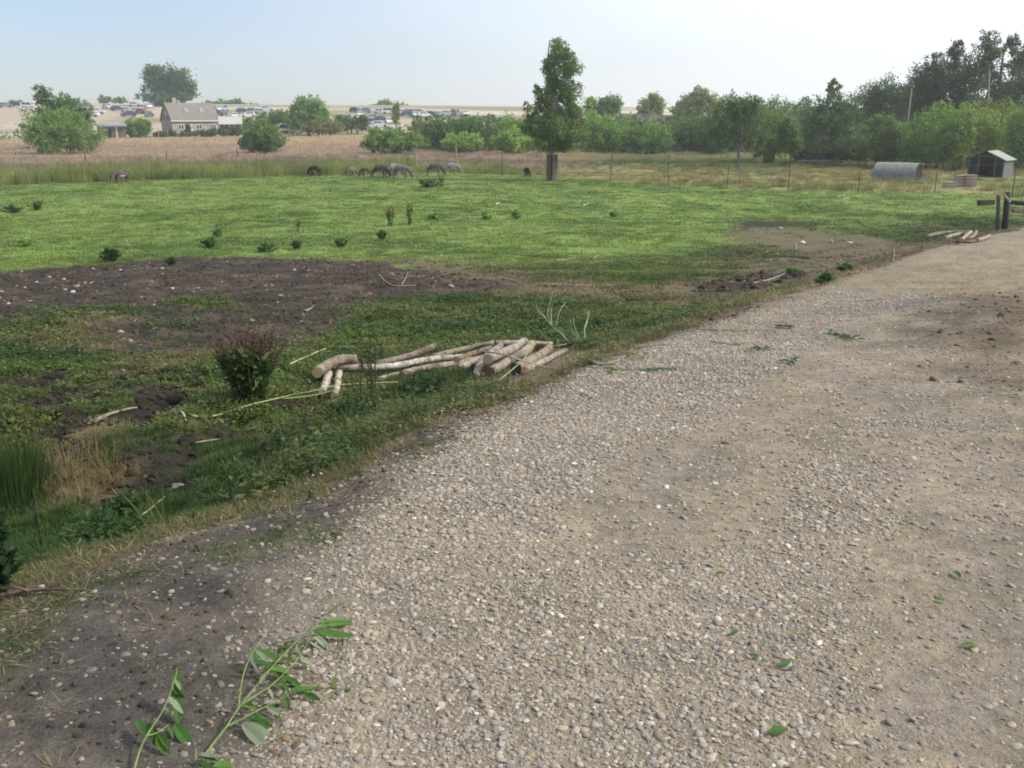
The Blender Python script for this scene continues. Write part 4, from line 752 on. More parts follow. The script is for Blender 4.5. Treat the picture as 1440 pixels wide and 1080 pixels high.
for x in (-1.2, 1.9): s_ = MB().box((0, 0, 0), (.65, .06, 1.15), rx=R(-38)).build('skylight', simple('skylight_frame', (.4, .4, .38), (.3, .3, .3), 4, .3, 0), house, loc=(x, -Dy/2+1.4, He+2.05))
window(0, 0, .9, 1.1, house, 0).matrix_local = Matrix.Translation((-Lx/2-.05, -.2, He+1.5)) @ Matrix.Rotation(R(-90), 4, 'Z')
sr = MB().box((Lx/2+2.5, -2.2, 2.75), (5.2, 3.0, 1.5)).build('sunroom_roof', M['white'], house)
for k in range(5): MB().box((Lx/2+.25+k*1.08, -3.2, 1.05), (.16, .16, 2.2)).build('sunroom_post', M['white'], house)
MB().box((Lx/2+2.4, -2.9, 1.0), (4.6, .05, 1.9)).build('sunroom_glass', M['glass'], house); MB().box((Lx/2+5.1, -1.8, .95), (.1, 3.0, 1.9)).build('sunroom_wall', M['white'], house)
# outbuilding and pale hut
YO = 198.; ob = at(158, 190, YO); oz = float(H(ob[0], YO)); ob_ = thing('outbuilding', 'low brown hut with a flat grey roof left of the house', 'hut', (ob[0], YO, oz), R(20)); MB().box((0, 0, 1.15), (5.2, 3, 2.3)).build('wall', simple('brown_boards', (.22, .17, .13), (.17, .13, .10), 2, .85, .1), ob_)
MB().box((0, -.2, 2.48), (5.8, 4.0, .3), rx=R(5)).build('roof', simple('felt_roof', (.34, .36, .40), (.28, .3, .34), 2, .8, .1), ob_); MB().box((-.4, -1.52, .95), (.7, .06, 1.8)).build('door', M['dark'], ob_); MB().box((.9, -1.55, 1.1), (.3, .06, 2.2)).build('door_post', M['white'], ob_)
YK = 207.; kb = at(398, 190, YK); kz = float(H(kb[0], YK)); kk = thing('field_hut', 'small cream hut with a curved grey roof beside the round tree', 'hut', (kb[0], YK, kz), R(26)); MB().box((0, 0, .75), (2.6, 2.2, 1.5)).build('wall', simple('cream_paint', (.50, .43, .30), (.42, .36, .25), 3, .8, .1), kk)
vs = []; n = 10
for x in (-1.5, 1.5):
    for rr_ in (1.25, 1.15):
        vs += [(x, -rr_*math.cos(math.pi*i/n), 1.55+rr_*.8*math.sin(math.pi*i/n)) for i in range(n+1)]
m1 = n+1; fs = []
for i in range(n): fs += [(i, i+1, 2*m1+i+1, 2*m1+i), (m1+i, 3*m1+i, 3*m1+i+1, m1+i+1), (i, m1+i, m1+i+1, i+1), (2*m1+i, 2*m1+i+1, 3*m1+i+1, 3*m1+i)]
MB().add(vs, fs).build('roof', simple('grey_sheet', (.42, .42, .42), (.34, .34, .34), 2, .6, .1), kk, rot=(0, 0, R(90))); MB().box((.2, -1.12, .8), (1.5, .05, .6)).build('opening_shade_panel', M['dark'], kk)  # opening is a dark panel on the wall, coloured as inner shade
# board fence on the slope and a stall roof
YF = 200.; a = at(872, 164, YF); bf = thing('board_fence', 'grey board fence on the slope above the shrub belt', 'fence', a); Bx = at(1010, 170, YF)
for i in range(60):
    t = i/59; p = a*(1-t)+Bx*t; MB().box((0, 0, 0), (.31, .05, 1.3+.05*random.random())).build('board', M['old_wood2'] if 'old_wood2' in M else M.setdefault('old_wood2', simple('silver_boards', (.42, .37, .33), (.30, .27, .24), 2, .9, .2)), bf, loc=p-a)
for i in range(8):
    t = i/7; p = a*(1-t)+Bx*t; MB().box((0, -.08, -1.2), (.12, .1, 4.2)).build('post', M['pale_wood'], bf, loc=p-a)
ys_ = 150.; q = at(1078, 172, ys_); st = thing('stall', 'dark roofed open stall half hidden among the trees', 'shed', (q[0], ys_, q[2]-3)); MB().box((0, 0, 4.1), (4.4, 3, .25), ry=R(2)).build('roof', M['dark'], st)
for x in (-2, 2): 
    for y in (-1.3, 1.3): MB().box((x, y, 2.0), (.14, .14, 4.0)).build('post', M['pale_wood'], st)
MB().box((0, 1.3, 2.6), (4, .05, 1.8)).build('wall', simple('tan_boards', (.4, .32, .24), (.33, .27, .2), 2, .85, .1), st)

# ---------------------------------------------------------------- cars on the hill
M['car'] = objcol_mat('car_paint', .3, .5, .0, .03, 1, .6); M['tyre'] = simple('tyre_rubber', (.03, .03, .03), None, 5, .8, 0); M['cglass'] = simple('car_glass', (.07, .085, .10), (.05, .06, .07), 2, .1, 0, spec=.9); M['plate'] = simple('lamp_red', (.35, .03, .02), None, 3, .3, 0)
def car_meshes(van=False):
    h = 1.5 if not van else 1.85
    lo = [(-2.1, .32), (-2.18, .6), (-2.05, .9), (-1.7, .97), (1.05, .97), (1.9, .80), (2.12, .62), (2.1, .32)]
    cab = [(-2.0, .95), (-1.7, h-.12), (-1.4, h), (.15, h), (.5, h-.08), (1.15, .95)] if not van else [(-2.05, .95), (-2.0, h-.1), (-1.85, h), (.5, h), (.8, h-.1), (1.5, .95)]
    b = MB(); b.prism(lo, -.84, .84)
    def loft(prof, zi, w0, w1):      # narrower towards the roof
        n = len(prof); vs = [(x, -(w0+(w1-w0)*min(1, (z-.95)/(h-.95))), z) for x, z in prof]+[(x, (w0+(w1-w0)*min(1, (z-.95)/(h-.95))), z) for x, z in prof]; return vs, [tuple(range(n)), tuple(range(2*n-1, n-1, -1))]+[(i, i+n, (i+1) % n+n, (i+1) % n) for i in range(n)]
    b.add(*loft(cab, 0, .80, .62)); body = b.mesh('body', M['car'])
    gl = MB()
    cx = [x for x, z in cab]; y0, y1 = .80, .64
    x0, x1 = cab[0][0]+.32, cab[-1][0]-.30; xt0, xt1 = cab[2][0]+.08, cab[3][0]+.02
    for sy in (-1, 1):
        for f0, f1 in ((0, .48), (.52, 1)):
            q = [(x0+(x1-x0)*f0, .99), (x0+(x1-x0)*f1, .99), (xt0+(xt1-xt0)*f1, h-.12), (xt0+(xt1-xt0)*f0, h-.12)]
            vs = [(x, sy*((.80-.18*(z-.95)/(h-.95))+e), z) for e in (.012, -.03) for x, z in q]; gl.add(vs, [(0, 1, 2, 3), (7, 6, 5, 4), (0, 4, 5, 1), (1, 5, 6, 2), (2, 6, 7, 3), (3, 7, 4, 0)])
    side = gl.mesh('side_window', M['cglass'])
    ws = MB()
    for (xa, za), (xb, zb), s in ((cab[-1], cab[-2], 1), (cab[0], cab[1], -1)):
        pa = (xa+(xb-xa)*.12, za+(zb-za)*.12); pb_ = (xa+(xb-xa)*.95, za+(zb-za)*.95); vs = []
        for e in (.014*s, -.03*s): vs += [(pa[0]+e, -.70, pa[1]), (pa[0]+e, .70, pa[1]), (pb_[0]+e, .58, pb_[1]), (pb_[0]+e, -.58, pb_[1])]
        ws.add(vs, [(0, 1, 2, 3), (7, 6, 5, 4), (0, 4, 5, 1), (1, 5, 6, 2), (2, 6, 7, 3), (3, 7, 4, 0)])
    scr = ws.mesh('windscreen', M['cglass']); w = MB(); w.tube([(0, -.1, 0), (0, .1, 0)], .33, 14); wh = w.mesh('wheel', M['tyre'], False); r2 = MB(); r2.tube([(0, -.105, 0), (0, .105, 0)], .19, 10); rim = r2.mesh('rim', M['metal'])
    return body, side, scr, wh, rim
CM = [car_meshes(False), car_meshes(True)]
WH, SI, DB, DG, GY, RD = (.82, .82, .80), (.50, .53, .55), (.05, .08, .15), (.06, .065, .07), (.24, .27, .30), (.3, .05, .04)
def car(px, py, col, label, van=0, rz=0., sc=1.):
    g = G(px, py); r = thing('parked_car', label, 'car', g, rz, 'cars parked on the hill'); r.scale = (sc,)*3; b, s, w, wh, rim = CM[van]
    o = link('body', b, r); o.color = (*col, 1); link('side_window', s, r); link('windscreen', w, r)
    for x in (-1.35, 1.3):
        for y in (-.78, .78): k_ = link('wheel', wh, r, loc=(x, y, .33)); link('rim', rim, k_)
    return r
CARS = [
 (8, 151, GY, 'grey car nearest the left picture edge on the hill'), (40, 152, WH, 'white van-like car on the hill left of the jagged tree', 1), (39, 156, WH, 'lower white car just below the white van at the far left'), (24, 150, DG, 'dark car between the grey and white cars at the far left'),
 (122, 150, DG, 'dark car just right of the jagged tree'), (128, 164, WH, 'largest white car, lowest and nearest the left bush'), (137, 160, WH, 'second white car, just above and right of the lowest one'),
 (151, 153, SI, 'silver car facing down the hill left of the dark blue one'), (166, 156, DB, 'dark blue car right of the facing silver one'), (177, 158, GY, 'grey car close above the lowest dark blue car'), (181, 164, DB, 'lowest dark blue car, above the flat roofed hut'),
 (190, 150, WH, 'white car high on the hill left of the round tree trunk'), (193, 159, SI, 'silver grey car between the dark blue car and the house'), (209, 152, WH, 'white car just left of the house ridge'), (210, 164, DG, 'large dark car next to the left gable of the house'), (201, 160, RD, 'small brownish car half hidden left of the house gable'),
 (226, 149, GY, 'grey car just above the house ridge at its left end'), (214, 146, GY, 'farthest grey car under the big round tree'),
 (295, 155, GY, 'blue grey car at the right slope of the house roof'), (307, 156, WH, 'white car above the white sunroom'), (317, 156, SI, 'silver van behind the sunroom', 1), (312, 162, DB, 'dark blue car directly over the sunroom roof'), (331, 166, WH, 'white car with dark glass right of the sunroom'),
 (342, 159, DB, 'dark blue car on the upper row right of the house'), (349, 165, WH, 'white car in the lower row right of the house'), (357, 159, GY, 'grey car left of a silver one on the upper row'), (367, 160, SI, 'silver car at the right end of the row beyond the house'), (376, 156, WH, 'small distant white car past the right end of that row'),
 (481, 168, SI, 'silver car half behind the dark hedge shrub, left of a white one'), (496, 169, WH, 'white car half behind the dark hedge shrub'), (507, 164, WH, 'white car with its rear to us above the hedge'), (512, 159, GY, 'grey car left of the domed copse'), (501, 158, DG, 'dark small car at the left foot of the domed copse'),
 (522, 169, SI, 'silver car above the dark one, left of the narrow tree'), (523, 175, DG, 'dark car beside the lowest white car left of the narrow tree'), (537, 171, DB, 'dark blue car left of the narrow tree'), (547, 174, WH, 'white car touching the narrow upright tree'), (534, 179, WH, 'lowest white car below the dark blue one'), (522, 181, WH, 'white car nearest the hedge end'),
 (535, 160, SI, 'silver car in front of the domed copse'), (547, 160, WH, 'big white van in front of the domed copse', 1), (560, 161, WH, 'white car hidden behind the narrow upright tree'), (572, 163, DB, 'dark blue car right of the narrow tree', 1), (584, 164, WH, 'white car second to the right of the narrow tree'), (590, 161, GY, 'grey car behind two white cars right of the narrow tree'), (597, 165, WH, 'white car third to the right of the narrow tree'), (609, 164, DG, 'dark car at the right of the white row'), (616, 164, GY, 'grey car at the right end of the row'), (629, 163, SI, 'silver car standing apart right of the row'), (641, 163, GY, 'lone grey van farthest right above the shrub belt', 1), (654, 163, WH, 'white car farthest right on the skyline'),
]
for i, c in enumerate(CARS):
    rr_ = random.Random(i*7+1); rz = R(14)+rr_.choice([0, 0, math.pi, R(-70), R(-90), R(-55)])+rr_.uniform(-.2, .2); car(c[0], c[1], c[2], c[3], c[4] if len(c) > 4 else 0, rz)

# ---------------------------------------------------------------- donkeys
def fur_mat():
    m, t, b = mat_new('donkey_fur'); b.inputs['Roughness'].default_value = .9; b.inputs['Specular IOR Level'].default_value = .1; lk = t.links.new
    oi = N(t, 'ShaderNodeObjectInfo'); a = N(t, 'ShaderNodeAttribute', attribute_name='pale'); n = noise(t, 5); r = ramp(t, n.outputs['Fac'], [(.3, (.8, .8, .8)), (.7, (1.2, 1.2, 1.2))])
    mu = N(t, 'ShaderNodeMix', data_type='RGBA', blend_type='MULTIPLY'); mu.inputs[0].default_value = 1; lk(oi.outputs['Color'], mu.inputs[6]); lk(r.outputs[0], mu.inputs[7])
    m2 = N(t, 'ShaderNodeMix', data_type='RGBA'); m2.inputs[7].default_value = (.55, .52, .47, 1); lk(a.outputs['Fac'], m2.inputs[0]); lk(mu.outputs[2], m2.inputs[6]); lk(m2.outputs[2], b.inputs['Base Color']); return m
M['fur'] = fur_mat(); M['mane'] = simple('dark_mane', (.035, .028, .025), None, 5, .9, 0)
def skin_mesh(name, verts, edges, rad, mat, sub=2, pale=None, root=0):
    me = bpy.data.meshes.new(name+'_skin'); me.from_pydata(verts, edges, []); me.update(); o = bpy.data.objects.new(name+'_tmp', me); COL.objects.link(o)
    o.modifiers.new('skin', 'SKIN'); o.modifiers.new('sub', 'SUBSURF').levels = sub; o.modifiers['sub'].render_levels = sub
    for i, s in enumerate(me.skin_vertices[0].data): s.radius = rad[i] if hasattr(rad[i], '__len__') else (rad[i], rad[i]); s.use_root = (i == root)
    dg = bpy.context.evaluated_depsgraph_get(); ev = o.evaluated_get(dg); m2 = bpy.data.meshes.new_from_object(ev); m2.name = name; bpy.data.objects.remove(o)
    m2.materials.clear(); m2.materials.append(mat); m2.polygons.foreach_set('use_smooth', [True]*len(m2.polygons))
    if pale: attr(m2, 'pale', 'FLOAT', 'POINT', [pale(v.co) for v in m2.vertices])
    return m2
def donkey_meshes():
    V = [(-.52, 0, .93), (-.25, 0, .90), (.05, 0, .87), (.38, 0, .93), (.60, 0, .95), (.80, 0, .74), (.93, 0, .50), (1.02, 0, .28), (1.10, 0, .10)]
    Rd = [(.24, .26), (.27, .29), (.30, .31), (.25, .30), (.15, .22), (.12, .18), (.13, .17), (.10, .13), (.08, .08)]; Ed = [(i, i+1) for i in range(8)]
    def leg(at_, pts, rr):
        p = at_
        for q, r in zip(pts, rr): V.append(q); Rd.append(r); Ed.append((p, len(V)-1)); p = len(V)-1
    for s in (-1, 1):
        leg(0, [(-.50, s*.14, .70), (-.42, s*.14, .58), (-.58, s*.13, .40), (-.55, s*.13, .10), (-.52, s*.13, .03)], [.17, .14, .075, .06, .07])
        leg(3, [(.42, s*.13, .66), (.44, s*.13, .38), (.43, s*.13, .10), (.45, s*.13, .03)], [.14, .085, .06, .07])
    pale = lambda c: float(max(ss(.72, .66, np.array(c.z))*ss(.3, .2, abs(c.x)) if c.z > .55 else 0, ss(.20, .12, np.array(c.z)) if c.x > .9 else 0, .12 if (c.z < .4 and c.x < .7) else 0))
    body = skin_mesh('body', V, Ed, Rd, M['fur'], 2, pale, 2)
    ear = skin_mesh('ear', [(0, 0, 0), (0, 0, .10), (0, 0, .22), (0, 0, .27)], [(0, 1), (1, 2), (2, 3)], [(.02, .03), (.035, .03), (.028, .02), (.008, .008)], M['fur'], 1, lambda c: 0.)
    tail = skin_mesh('tail', [(0, 0, 0), (-.08, 0, -.12), (-.10, 0, -.40), (-.11, 0, -.58)], [(0, 1), (1, 2), (2, 3)], [.03, .022, .02, .04], M['fur'], 1, lambda c: 0.)
    mn = MB(); P = [(.42, 0, 1.16), (.60, 0, 1.08), (.78, 0, .86), (.90, 0, .62)]
    for (a, b) in zip(P[:-1], P[1:]):
        mn.add([(a[0], -.02, a[2]-.09), (a[0], .02, a[2]-.09), (b[0], .02, b[2]-.09), (b[0], -.02, b[2]-.09), (a[0]+.02, 0, a[2]), (b[0]+.02, 0, b[2])], [(0, 3, 5, 4), (1, 4, 5, 2), (0, 4, 1), (3, 2, 5), (0, 1, 2, 3)])
    mane = mn.mesh('mane', M['mane']); ey = mesh_np('eye', IV*.018, IF, M['mane'], True); return body, ear, tail, mane, ey
DM = donkey_meshes()
def donkey(px, py, col, label, rz, sc=1.0, paled=1.0):
    g = G(px, py); r = thing('donkey', label, 'donkey', g, rz, 'animals grazing at the far side of the paddock'); sc *= .92; col = tuple(v*.8 for v in col); r.scale = (sc,)*3; b, e, t_, mn, ey = DM
    o = link('body', b, r); o.color = (*col, 1)
    for s in (-1, 1): q = link('ear', e, r, loc=(.93, s*.055, .50), rot=(s*-.35, R(35), 0)); q.color = (*[c*.7 for c in col], 1); link('eye', ey, r, loc=(1.0, s*.088, .33))
    q = link('tail', t_, r, loc=(-.66, 0, .98)); q.color = (*[c*.6 for c in col], 1); link('mane', mn, r)
    return r
BR, GRY, LG, TAN_, BK = (.055, .035, .025), (.15, .13, .125), (.30, .27, .24), (.17, .115, .075), (.03, .022, .018)
donkey(444, 248, (.045, .025, .018), 'dark brown donkey foal at the left of the grazing group', R(160), .80)
donkey(493, 248, (.26, .19, .15), 'pale brown foal grazing deep in the grass, second from the left of the group', R(30), .72)
donkey(516, 249, TAN_, 'sandy brown foal half behind the dark donkey', R(170), .72)
donkey(533, 251, (.075, .06, .06), 'dark grey donkey with a white belly grazing right of the sandy foal', R(4), 1.0)
donkey(552, 249, LG, 'light grey donkey standing behind the others in the group', R(25), 1.0)
donkey(563, 252, (.22, .195, .175), 'grey donkey in front with its muzzle on the grass', R(-10), 1.05)
donkey(610, 248, (.13, .11, .105), 'dark grey donkey left of the last pale one', R(3), 1.0)
donkey(634, 246, (.32, .29, .26), 'pale grey donkey at the right end of the group beside the thick post', R(5), .95)
donkey(741, 249, BK, 'small black donkey foal grazing left of the birch trunk', R(-70), .68)
donkey(172, 258, (.15, .12, .115), 'lone grey donkey by the reeds at the far left', R(-125), .95)

# ---------------------------------------------------------------- log piles
def pxr(P, d): return d/2*float(np.dot(P-CAM, np.array([0, cp, -sp_])))/FPX
def logobj(label, pts, dia, col=(.36, .31, .26), h=0., cut=(.42, .31, .18), ends=(1, 0), hs=None, grp='logs in the near pile'):
    W3 = []
    for i, (a, b) in enumerate(pts):
        p = G(a, b, 0.0); r = pxr(p, dia); hh = (hs[i] if hs else h)+r*.9; W3.append(G(a, b, hh))
    r = pxr(W3[0], dia); P = spline(W3, 5); n = len(P); P = [p+np.random.default_rng(int(abs(p[0]*1000))).normal(0, r*.03, 3) for p in P]; o0 = P[0].copy()
    rr5 = random.Random(int(r*1e6)); tp_ = rr5.uniform(.80, .97); rad = [r*(1-(1-tp_)*i/n)*(1+rr5.uniform(-.07, .07)) for i in range(n)]
    lg = tag(MB().tube([p-o0 for p in P], rad, 16, cap=True, wob=.13).build('log', M['log'], smooth=True, loc=o0), label, 'log', grp); lg.color = (*col, 1)
    for k in (0, 1):
        if not ends[k]: continue
        p, q = (P[0], P[1]) if k == 0 else (P[-1], P[-2]); ax = Vector(p-q).normalized(); c = MB().tube([(0, 0, -.012), (0, 0, .003)], rad[0]*.97, 16).build('cut_end', M['cut'], lg, loc=p-o0); c.rotation_euler = ax.to_track_quat('Z', 'Y').to_euler(); c.color = (*cut, 1)
    # knots where side branches were trimmed
    for j in range(2):
        i = 2+int((n-4)*(.3+.4*j)) if n > 5 else 1; i = min(max(i, 1), n-2); kq = MB().tube([(0, 0, 0), (0, 0, rad[i]*1.12)], [rad[i]*.32, rad[i]*.22], 7).build('knot', M['log'], lg, loc=P[i]-o0, rot=(random.uniform(-1.2, 0), random.uniform(-.8, .8), 0)); kq.color = (*[v*.7 for v in col], 1)
    return lg
BRN, PAL, GRB, CUTY, CUTR = (.30, .262, .215), (.50, .475, .43), (.38, .352, .305), (.46, .34, .19), (.30, .19, .12)
logobj('crooked brown log whose sawn end is leftmost in the near pile', [(446, 524), (459, 514), (478, 506), (501, 505)], 15, BRN, hs=[.13, .13, .13, .13], cut=CUTY)
logobj('short pale log lying right of the crooked leftmost log', [(474, 515), (500, 517), (530, 517)], 11.5, GRB, h=.05)
logobj('whitest long log in the middle of the near pile', [(528, 517), (560, 514), (603, 505), (640, 503), (655, 501)], 9.5, (.58, .56, .52), h=.05)
logobj('straight brown log whose far end sticks up at the back', [(527, 513), (573, 502), (614, 486)], 11, BRN, hs=[.02, .08, .22], ends=(0, 1), cut=GRB)
logobj('short log with a brown sawn end in the grass below the white log', [(563, 527), (548, 530), (533, 534)], 9.5, PAL, cut=CUTR)
logobj('low long pinkish log in front of the whitest one', [(566, 526), (596, 518), (640, 511), (676, 503)], 10.5, (.36, .31, .265), h=.02)
logobj('stubby pale log pointing at us below the crooked log, the left of two', [(462, 524), (458, 540), (453, 553)], 12, PAL, cut=CUTY, ends=(0, 1))
logobj('stubby whitish log pointing at us below the crooked log, the right of two', [(477, 523), (475, 540), (470, 557)], 9.5, (.50, .47, .44), ends=(0, 1))
logobj('thin brown log rising along the back of the near pile', [(607, 502), (655, 490), (695, 482)], 8, BRN, hs=[.02, .05, .1])
logobj('thin dark log lying level along the back right of the pile', [(697, 482), (740, 482), (777, 484)], 7.5, GRB, hs=[.1, .08, .05])
logobj('dark weathered crooked log behind the sloping front logs', [(640, 506), (668, 496), (690, 489)], 9, (.24, .19, .16), h=.08)
logobj('short log with a tan sawn end at the front middle of the pile', [(645, 519), (662, 511), (678, 504)], 12, GRB, cut=CUTY)
logobj('sloping bent log that leans down to the grass in front', [(669, 528), (676, 512), (686, 500), (704, 486)], 11.5, GRB, hs=[0, .08, .14, .14], ends=(0, 0))
logobj('thick topmost log with a round yellow sawn end', [(686, 505), (717, 492), (737, 480)], 14.5, (.38, .35, .31), hs=[.16, .16, .14], cut=(.52, .40, .22))
logobj('thick bent log with a reddish sawn end at the front', [(690, 523), (717, 506), (738, 495), (748, 484)], 14.5, GRB, hs=[.0, .04, .10, .10], cut=(.30, .18, .11))
logobj('log with a blackened sawn end at the front right', [(725, 519), (759, 500), (772, 490)], 16, (.32, .27, .23), cut=(.035, .03, .028))
logobj('rightmost log of the near pile with a small orange sawn end', [(738, 521), (773, 504), (795, 493)], 11.5, (.36, .33, .28), cut=(.44, .30, .17))
logobj('short grey log wedged between the two thick bent logs', [(700, 508), (722, 498), (742, 490)], 11, (.30, .27, .24), h=.02, ends=(0, 0))
g2 = 'logs in the far pile'
logobj('long pale grey log at the left of the far pile by the track', [(1303, 332), (1330, 327), (1365, 326)], 5, (.33, .31, .27), h=.03, grp=g2)
logobj('brownish log crossing under the long pale one in the far pile', [(1328, 335), (1345, 330), (1368, 329)], 6, GRB, h=.02, grp=g2)
logobj('white log pointing at us in the middle of the far pile', [(1352, 338), (1358, 332), (1366, 326)], 6, (.42, .40, .36), h=.08, grp=g2)
logobj('brown log right of the white one in the far pile', [(1362, 336), (1370, 331), (1373, 326)], 6, BRN, h=.06, grp=g2)
logobj('rightmost grey log of the far pile', [(1374, 338), (1384, 335), (1391, 332)], 6, GRB, grp=g2)
logobj('low dark log at the front of the far pile', [(1345, 340), (1362, 340), (1375, 338)], 4.5, (.22, .18, .15), grp=g2)
# posts and beams at the right
def post(px, top, base, w, label, mat, lean=0):
    g = G(px, base); t = at(px+lean, top, g[1]); h = t-g; o = thing('gate_post', label, 'post', g); r = w/2*mpp(g[1]); MB().tube([(0, 0, -.3), h*.5, h], [r*1.05, r, r*.97], 12, wob=.04).build('post_shaft', M[mat], o, True); return o, h, r
post(1403, 274, 322, 5, 'slim weathered post at the end of the track, left of the thick one', 'old_wood', 1)
tp, hh_, rr0 = post(1413, 270, 322, 8, 'thick dark post at the right end of the track', 'dark_wood', 4)
MB().tube([hh_*.97+np.array([-.22, -.12, -.02]), hh_*.74+np.array([.04, -.2, -.02])], [.05, .05], 8).build('split_rail', M['pale_wood'], tp)
def beam(label, a, b, base, h, mat, w=.22):
    A = G(*a, h); B = G(*b, h); c = (A+B)/2; L_ = np.linalg.norm(B[:2]-A[:2]); rz = math.atan2(B[1]-A[1], B[0]-A[0]); o = tag(MB().box((0, 0, 0), (L_, w, w)).build('timber_beam', M[mat], loc=c, rot=(0, 0, rz)), label, 'beam'); 
    o.location.z = float(H(c[0], c[1]))+w/2+base; bv = o.modifiers.new('bevel', 'BEVEL'); bv.width = .02; return o
beam('short dark timber trough left of the posts', (1376, 286), (1397, 285), 0, .1, 'dark_wood', .28)
beam('long dark timber right of the posts', (1420, 288), (1475, 292), 0.1, .1, 'dark_wood', .22)
beam('pale weathered timber in front of the dark one', (1424, 296), (1480, 293), 0, .1, 'old_wood', .2)

# ---------------------------------------------------------------- sticks and branches lying about
def stick(name, label, pts, dpx, col, h=.012, hs=None, side=(), cat='branch', taper=.4):
    W3 = [G(a, b, (hs[i] if hs else h)) for i, (a, b) in enumerate(pts)]; P = spline(W3, 5) if len(W3) > 2 else [W3[0]*(1-t)+W3[1]*t for t in np.linspace(0, 1, 8)]
    o0 = P[0].copy(); r = pxr(P[0], dpx); n = len(P); mb = MB(); mb.tube([p-o0 for p in P], [r*(1-(1-taper)*i/(n-1)) for i in range(n)], 7, wob=.1); o = tag(mb.build(name, M['stick'], smooth=True, loc=o0), label, cat); o.color = (*col, 1)
    for sp in side:
        Q = [G(a, b, hq) for a, b, hq in sp]; Q = spline(Q, 4) if len(Q) > 2 else Q; m_ = len(Q); c = MB(); c.tube([p-o0 for p in Q], [r*.55*(1-.6*i/(m_-1)) for i in range(m_)], 6); t_ = c.build('twig', M['stick'], o, True); t_.color = (*col, 1)
    return o
PS, GS, DS, BS = (.40, .36, .28), (.30, .31, .15), (.20, .16, .12), (.42, .34, .24)
stick('bare_branch', 'pale bare branch with upright twigs behind the right end of the log pile', [(800, 482), (790, 470), (778, 461), (768, 448), (757, 436)], 2.6, (.38, .36, .28), hs=[.02, .10, .20, .33, .42], side=[[(778, 461, .2), (770, 441, .42), (776, 418, .62)], [(781, 463, .2), (786, 440, .42), (796, 424, .55)], [(776, 459, .22), (775, 435, .42), (781, 420, .58)], [(768, 448, .33), (758, 440, .40), (754, 428, .5)]], cat='branch')
stick('bare_branch', 'pale curved branch standing just right of the twiggy one', [(812, 483), (822, 476), (822, 462), (827, 446), (828, 436)], 2.4, (.36, .35, .27), hs=[.03, .10, .22, .36, .44], side=[[(816, 480, .05), (808, 460, .22), (806, 446, .34)], [(812, 478, .06), (804, 462, .2), (802, 450, .3)], [(822, 462, .22), (826, 452, .3), (826, 440, .42)]])
stick('green_stick', 'thin greenish stem sticking out right of the bare branches', [(770, 488), (800, 483), (850, 466), (880, 458)], 2.6, GS, h=.04)
stick('green_stick', 'long thin stem bowed over the near log pile towards the gravel', [(676, 494), (700, 497), (725, 504), (760, 514), (800, 523)], 2.4, (.38, .36, .24), hs=[.3, .33, .28, .12, .02])
stick('green_stick', 'green leafy stem lying over the lower right of the log pile', [(620, 568), (645, 553), (690, 540), (720, 520), (740, 500), (750, 482)], 3.2, (.26, .32, .12), hs=[.02, .05, .14, .2, .25, .3])
stick('pale_stick', 'pale stick end at the grass edge below the log pile', [(620, 568), (632, 558), (648, 550)], 4, PS, h=.03)
stick('green_stick', 'long curved yellowish stem left of the log pile and behind the dock', [(408, 512), (430, 502), (460, 490), (497, 487)], 3, (.48, .46, .26), h=.05)
stick('green_stick', 'second thin curved stem under the long yellowish one', [(412, 506), (440, 497), (470, 492)], 2, (.42, .42, .24), h=.03)
stick('green_stick', 'very long pale stem running from the dock under the stubby logs', [(250, 571), (270, 584), (300, 585), (350, 570), (400, 558), (440, 550), (480, 541), (560, 537)], 3, (.42, .42, .24), hs=[.03, .03, .03, .05, .12, .2, .2, .1])
stick('green_stick', 'thin stem beside the very long pale one', [(395, 561), (440, 556), (480, 546)], 2, (.38, .40, .2), h=.1)
stick('driftwood', 'pale curved stick in the grass left of the dock plant', [(245, 576), (256, 580), (262, 592)], 5, (.52, .47, .38), h=.03)
stick('driftwood', 'grey brown branch lying across the poached mud at left', [(133, 592), (155, 582), (180, 575), (193, 573)], 6, (.33, .28, .22), h=.04)
stick('driftwood', 'short pale stick on the mud below the left branches', [(275, 623), (290, 620), (310, 617)], 3.4, BS, h=.03)
stick('driftwood', 'thin tan stick beside the half buried grey boulder', [(195, 728), (212, 715), (232, 698)], 3.4, BS, h=.03)
stick('driftwood', 'reddish brown branch at the lower left picture edge', [(0, 838), (30, 832), (60, 829), (110, 829)], 8, (.17, .12, .10), h=.02, side=[[(40, 831, .02), (20, 826, .05), (2, 830, .03)]])
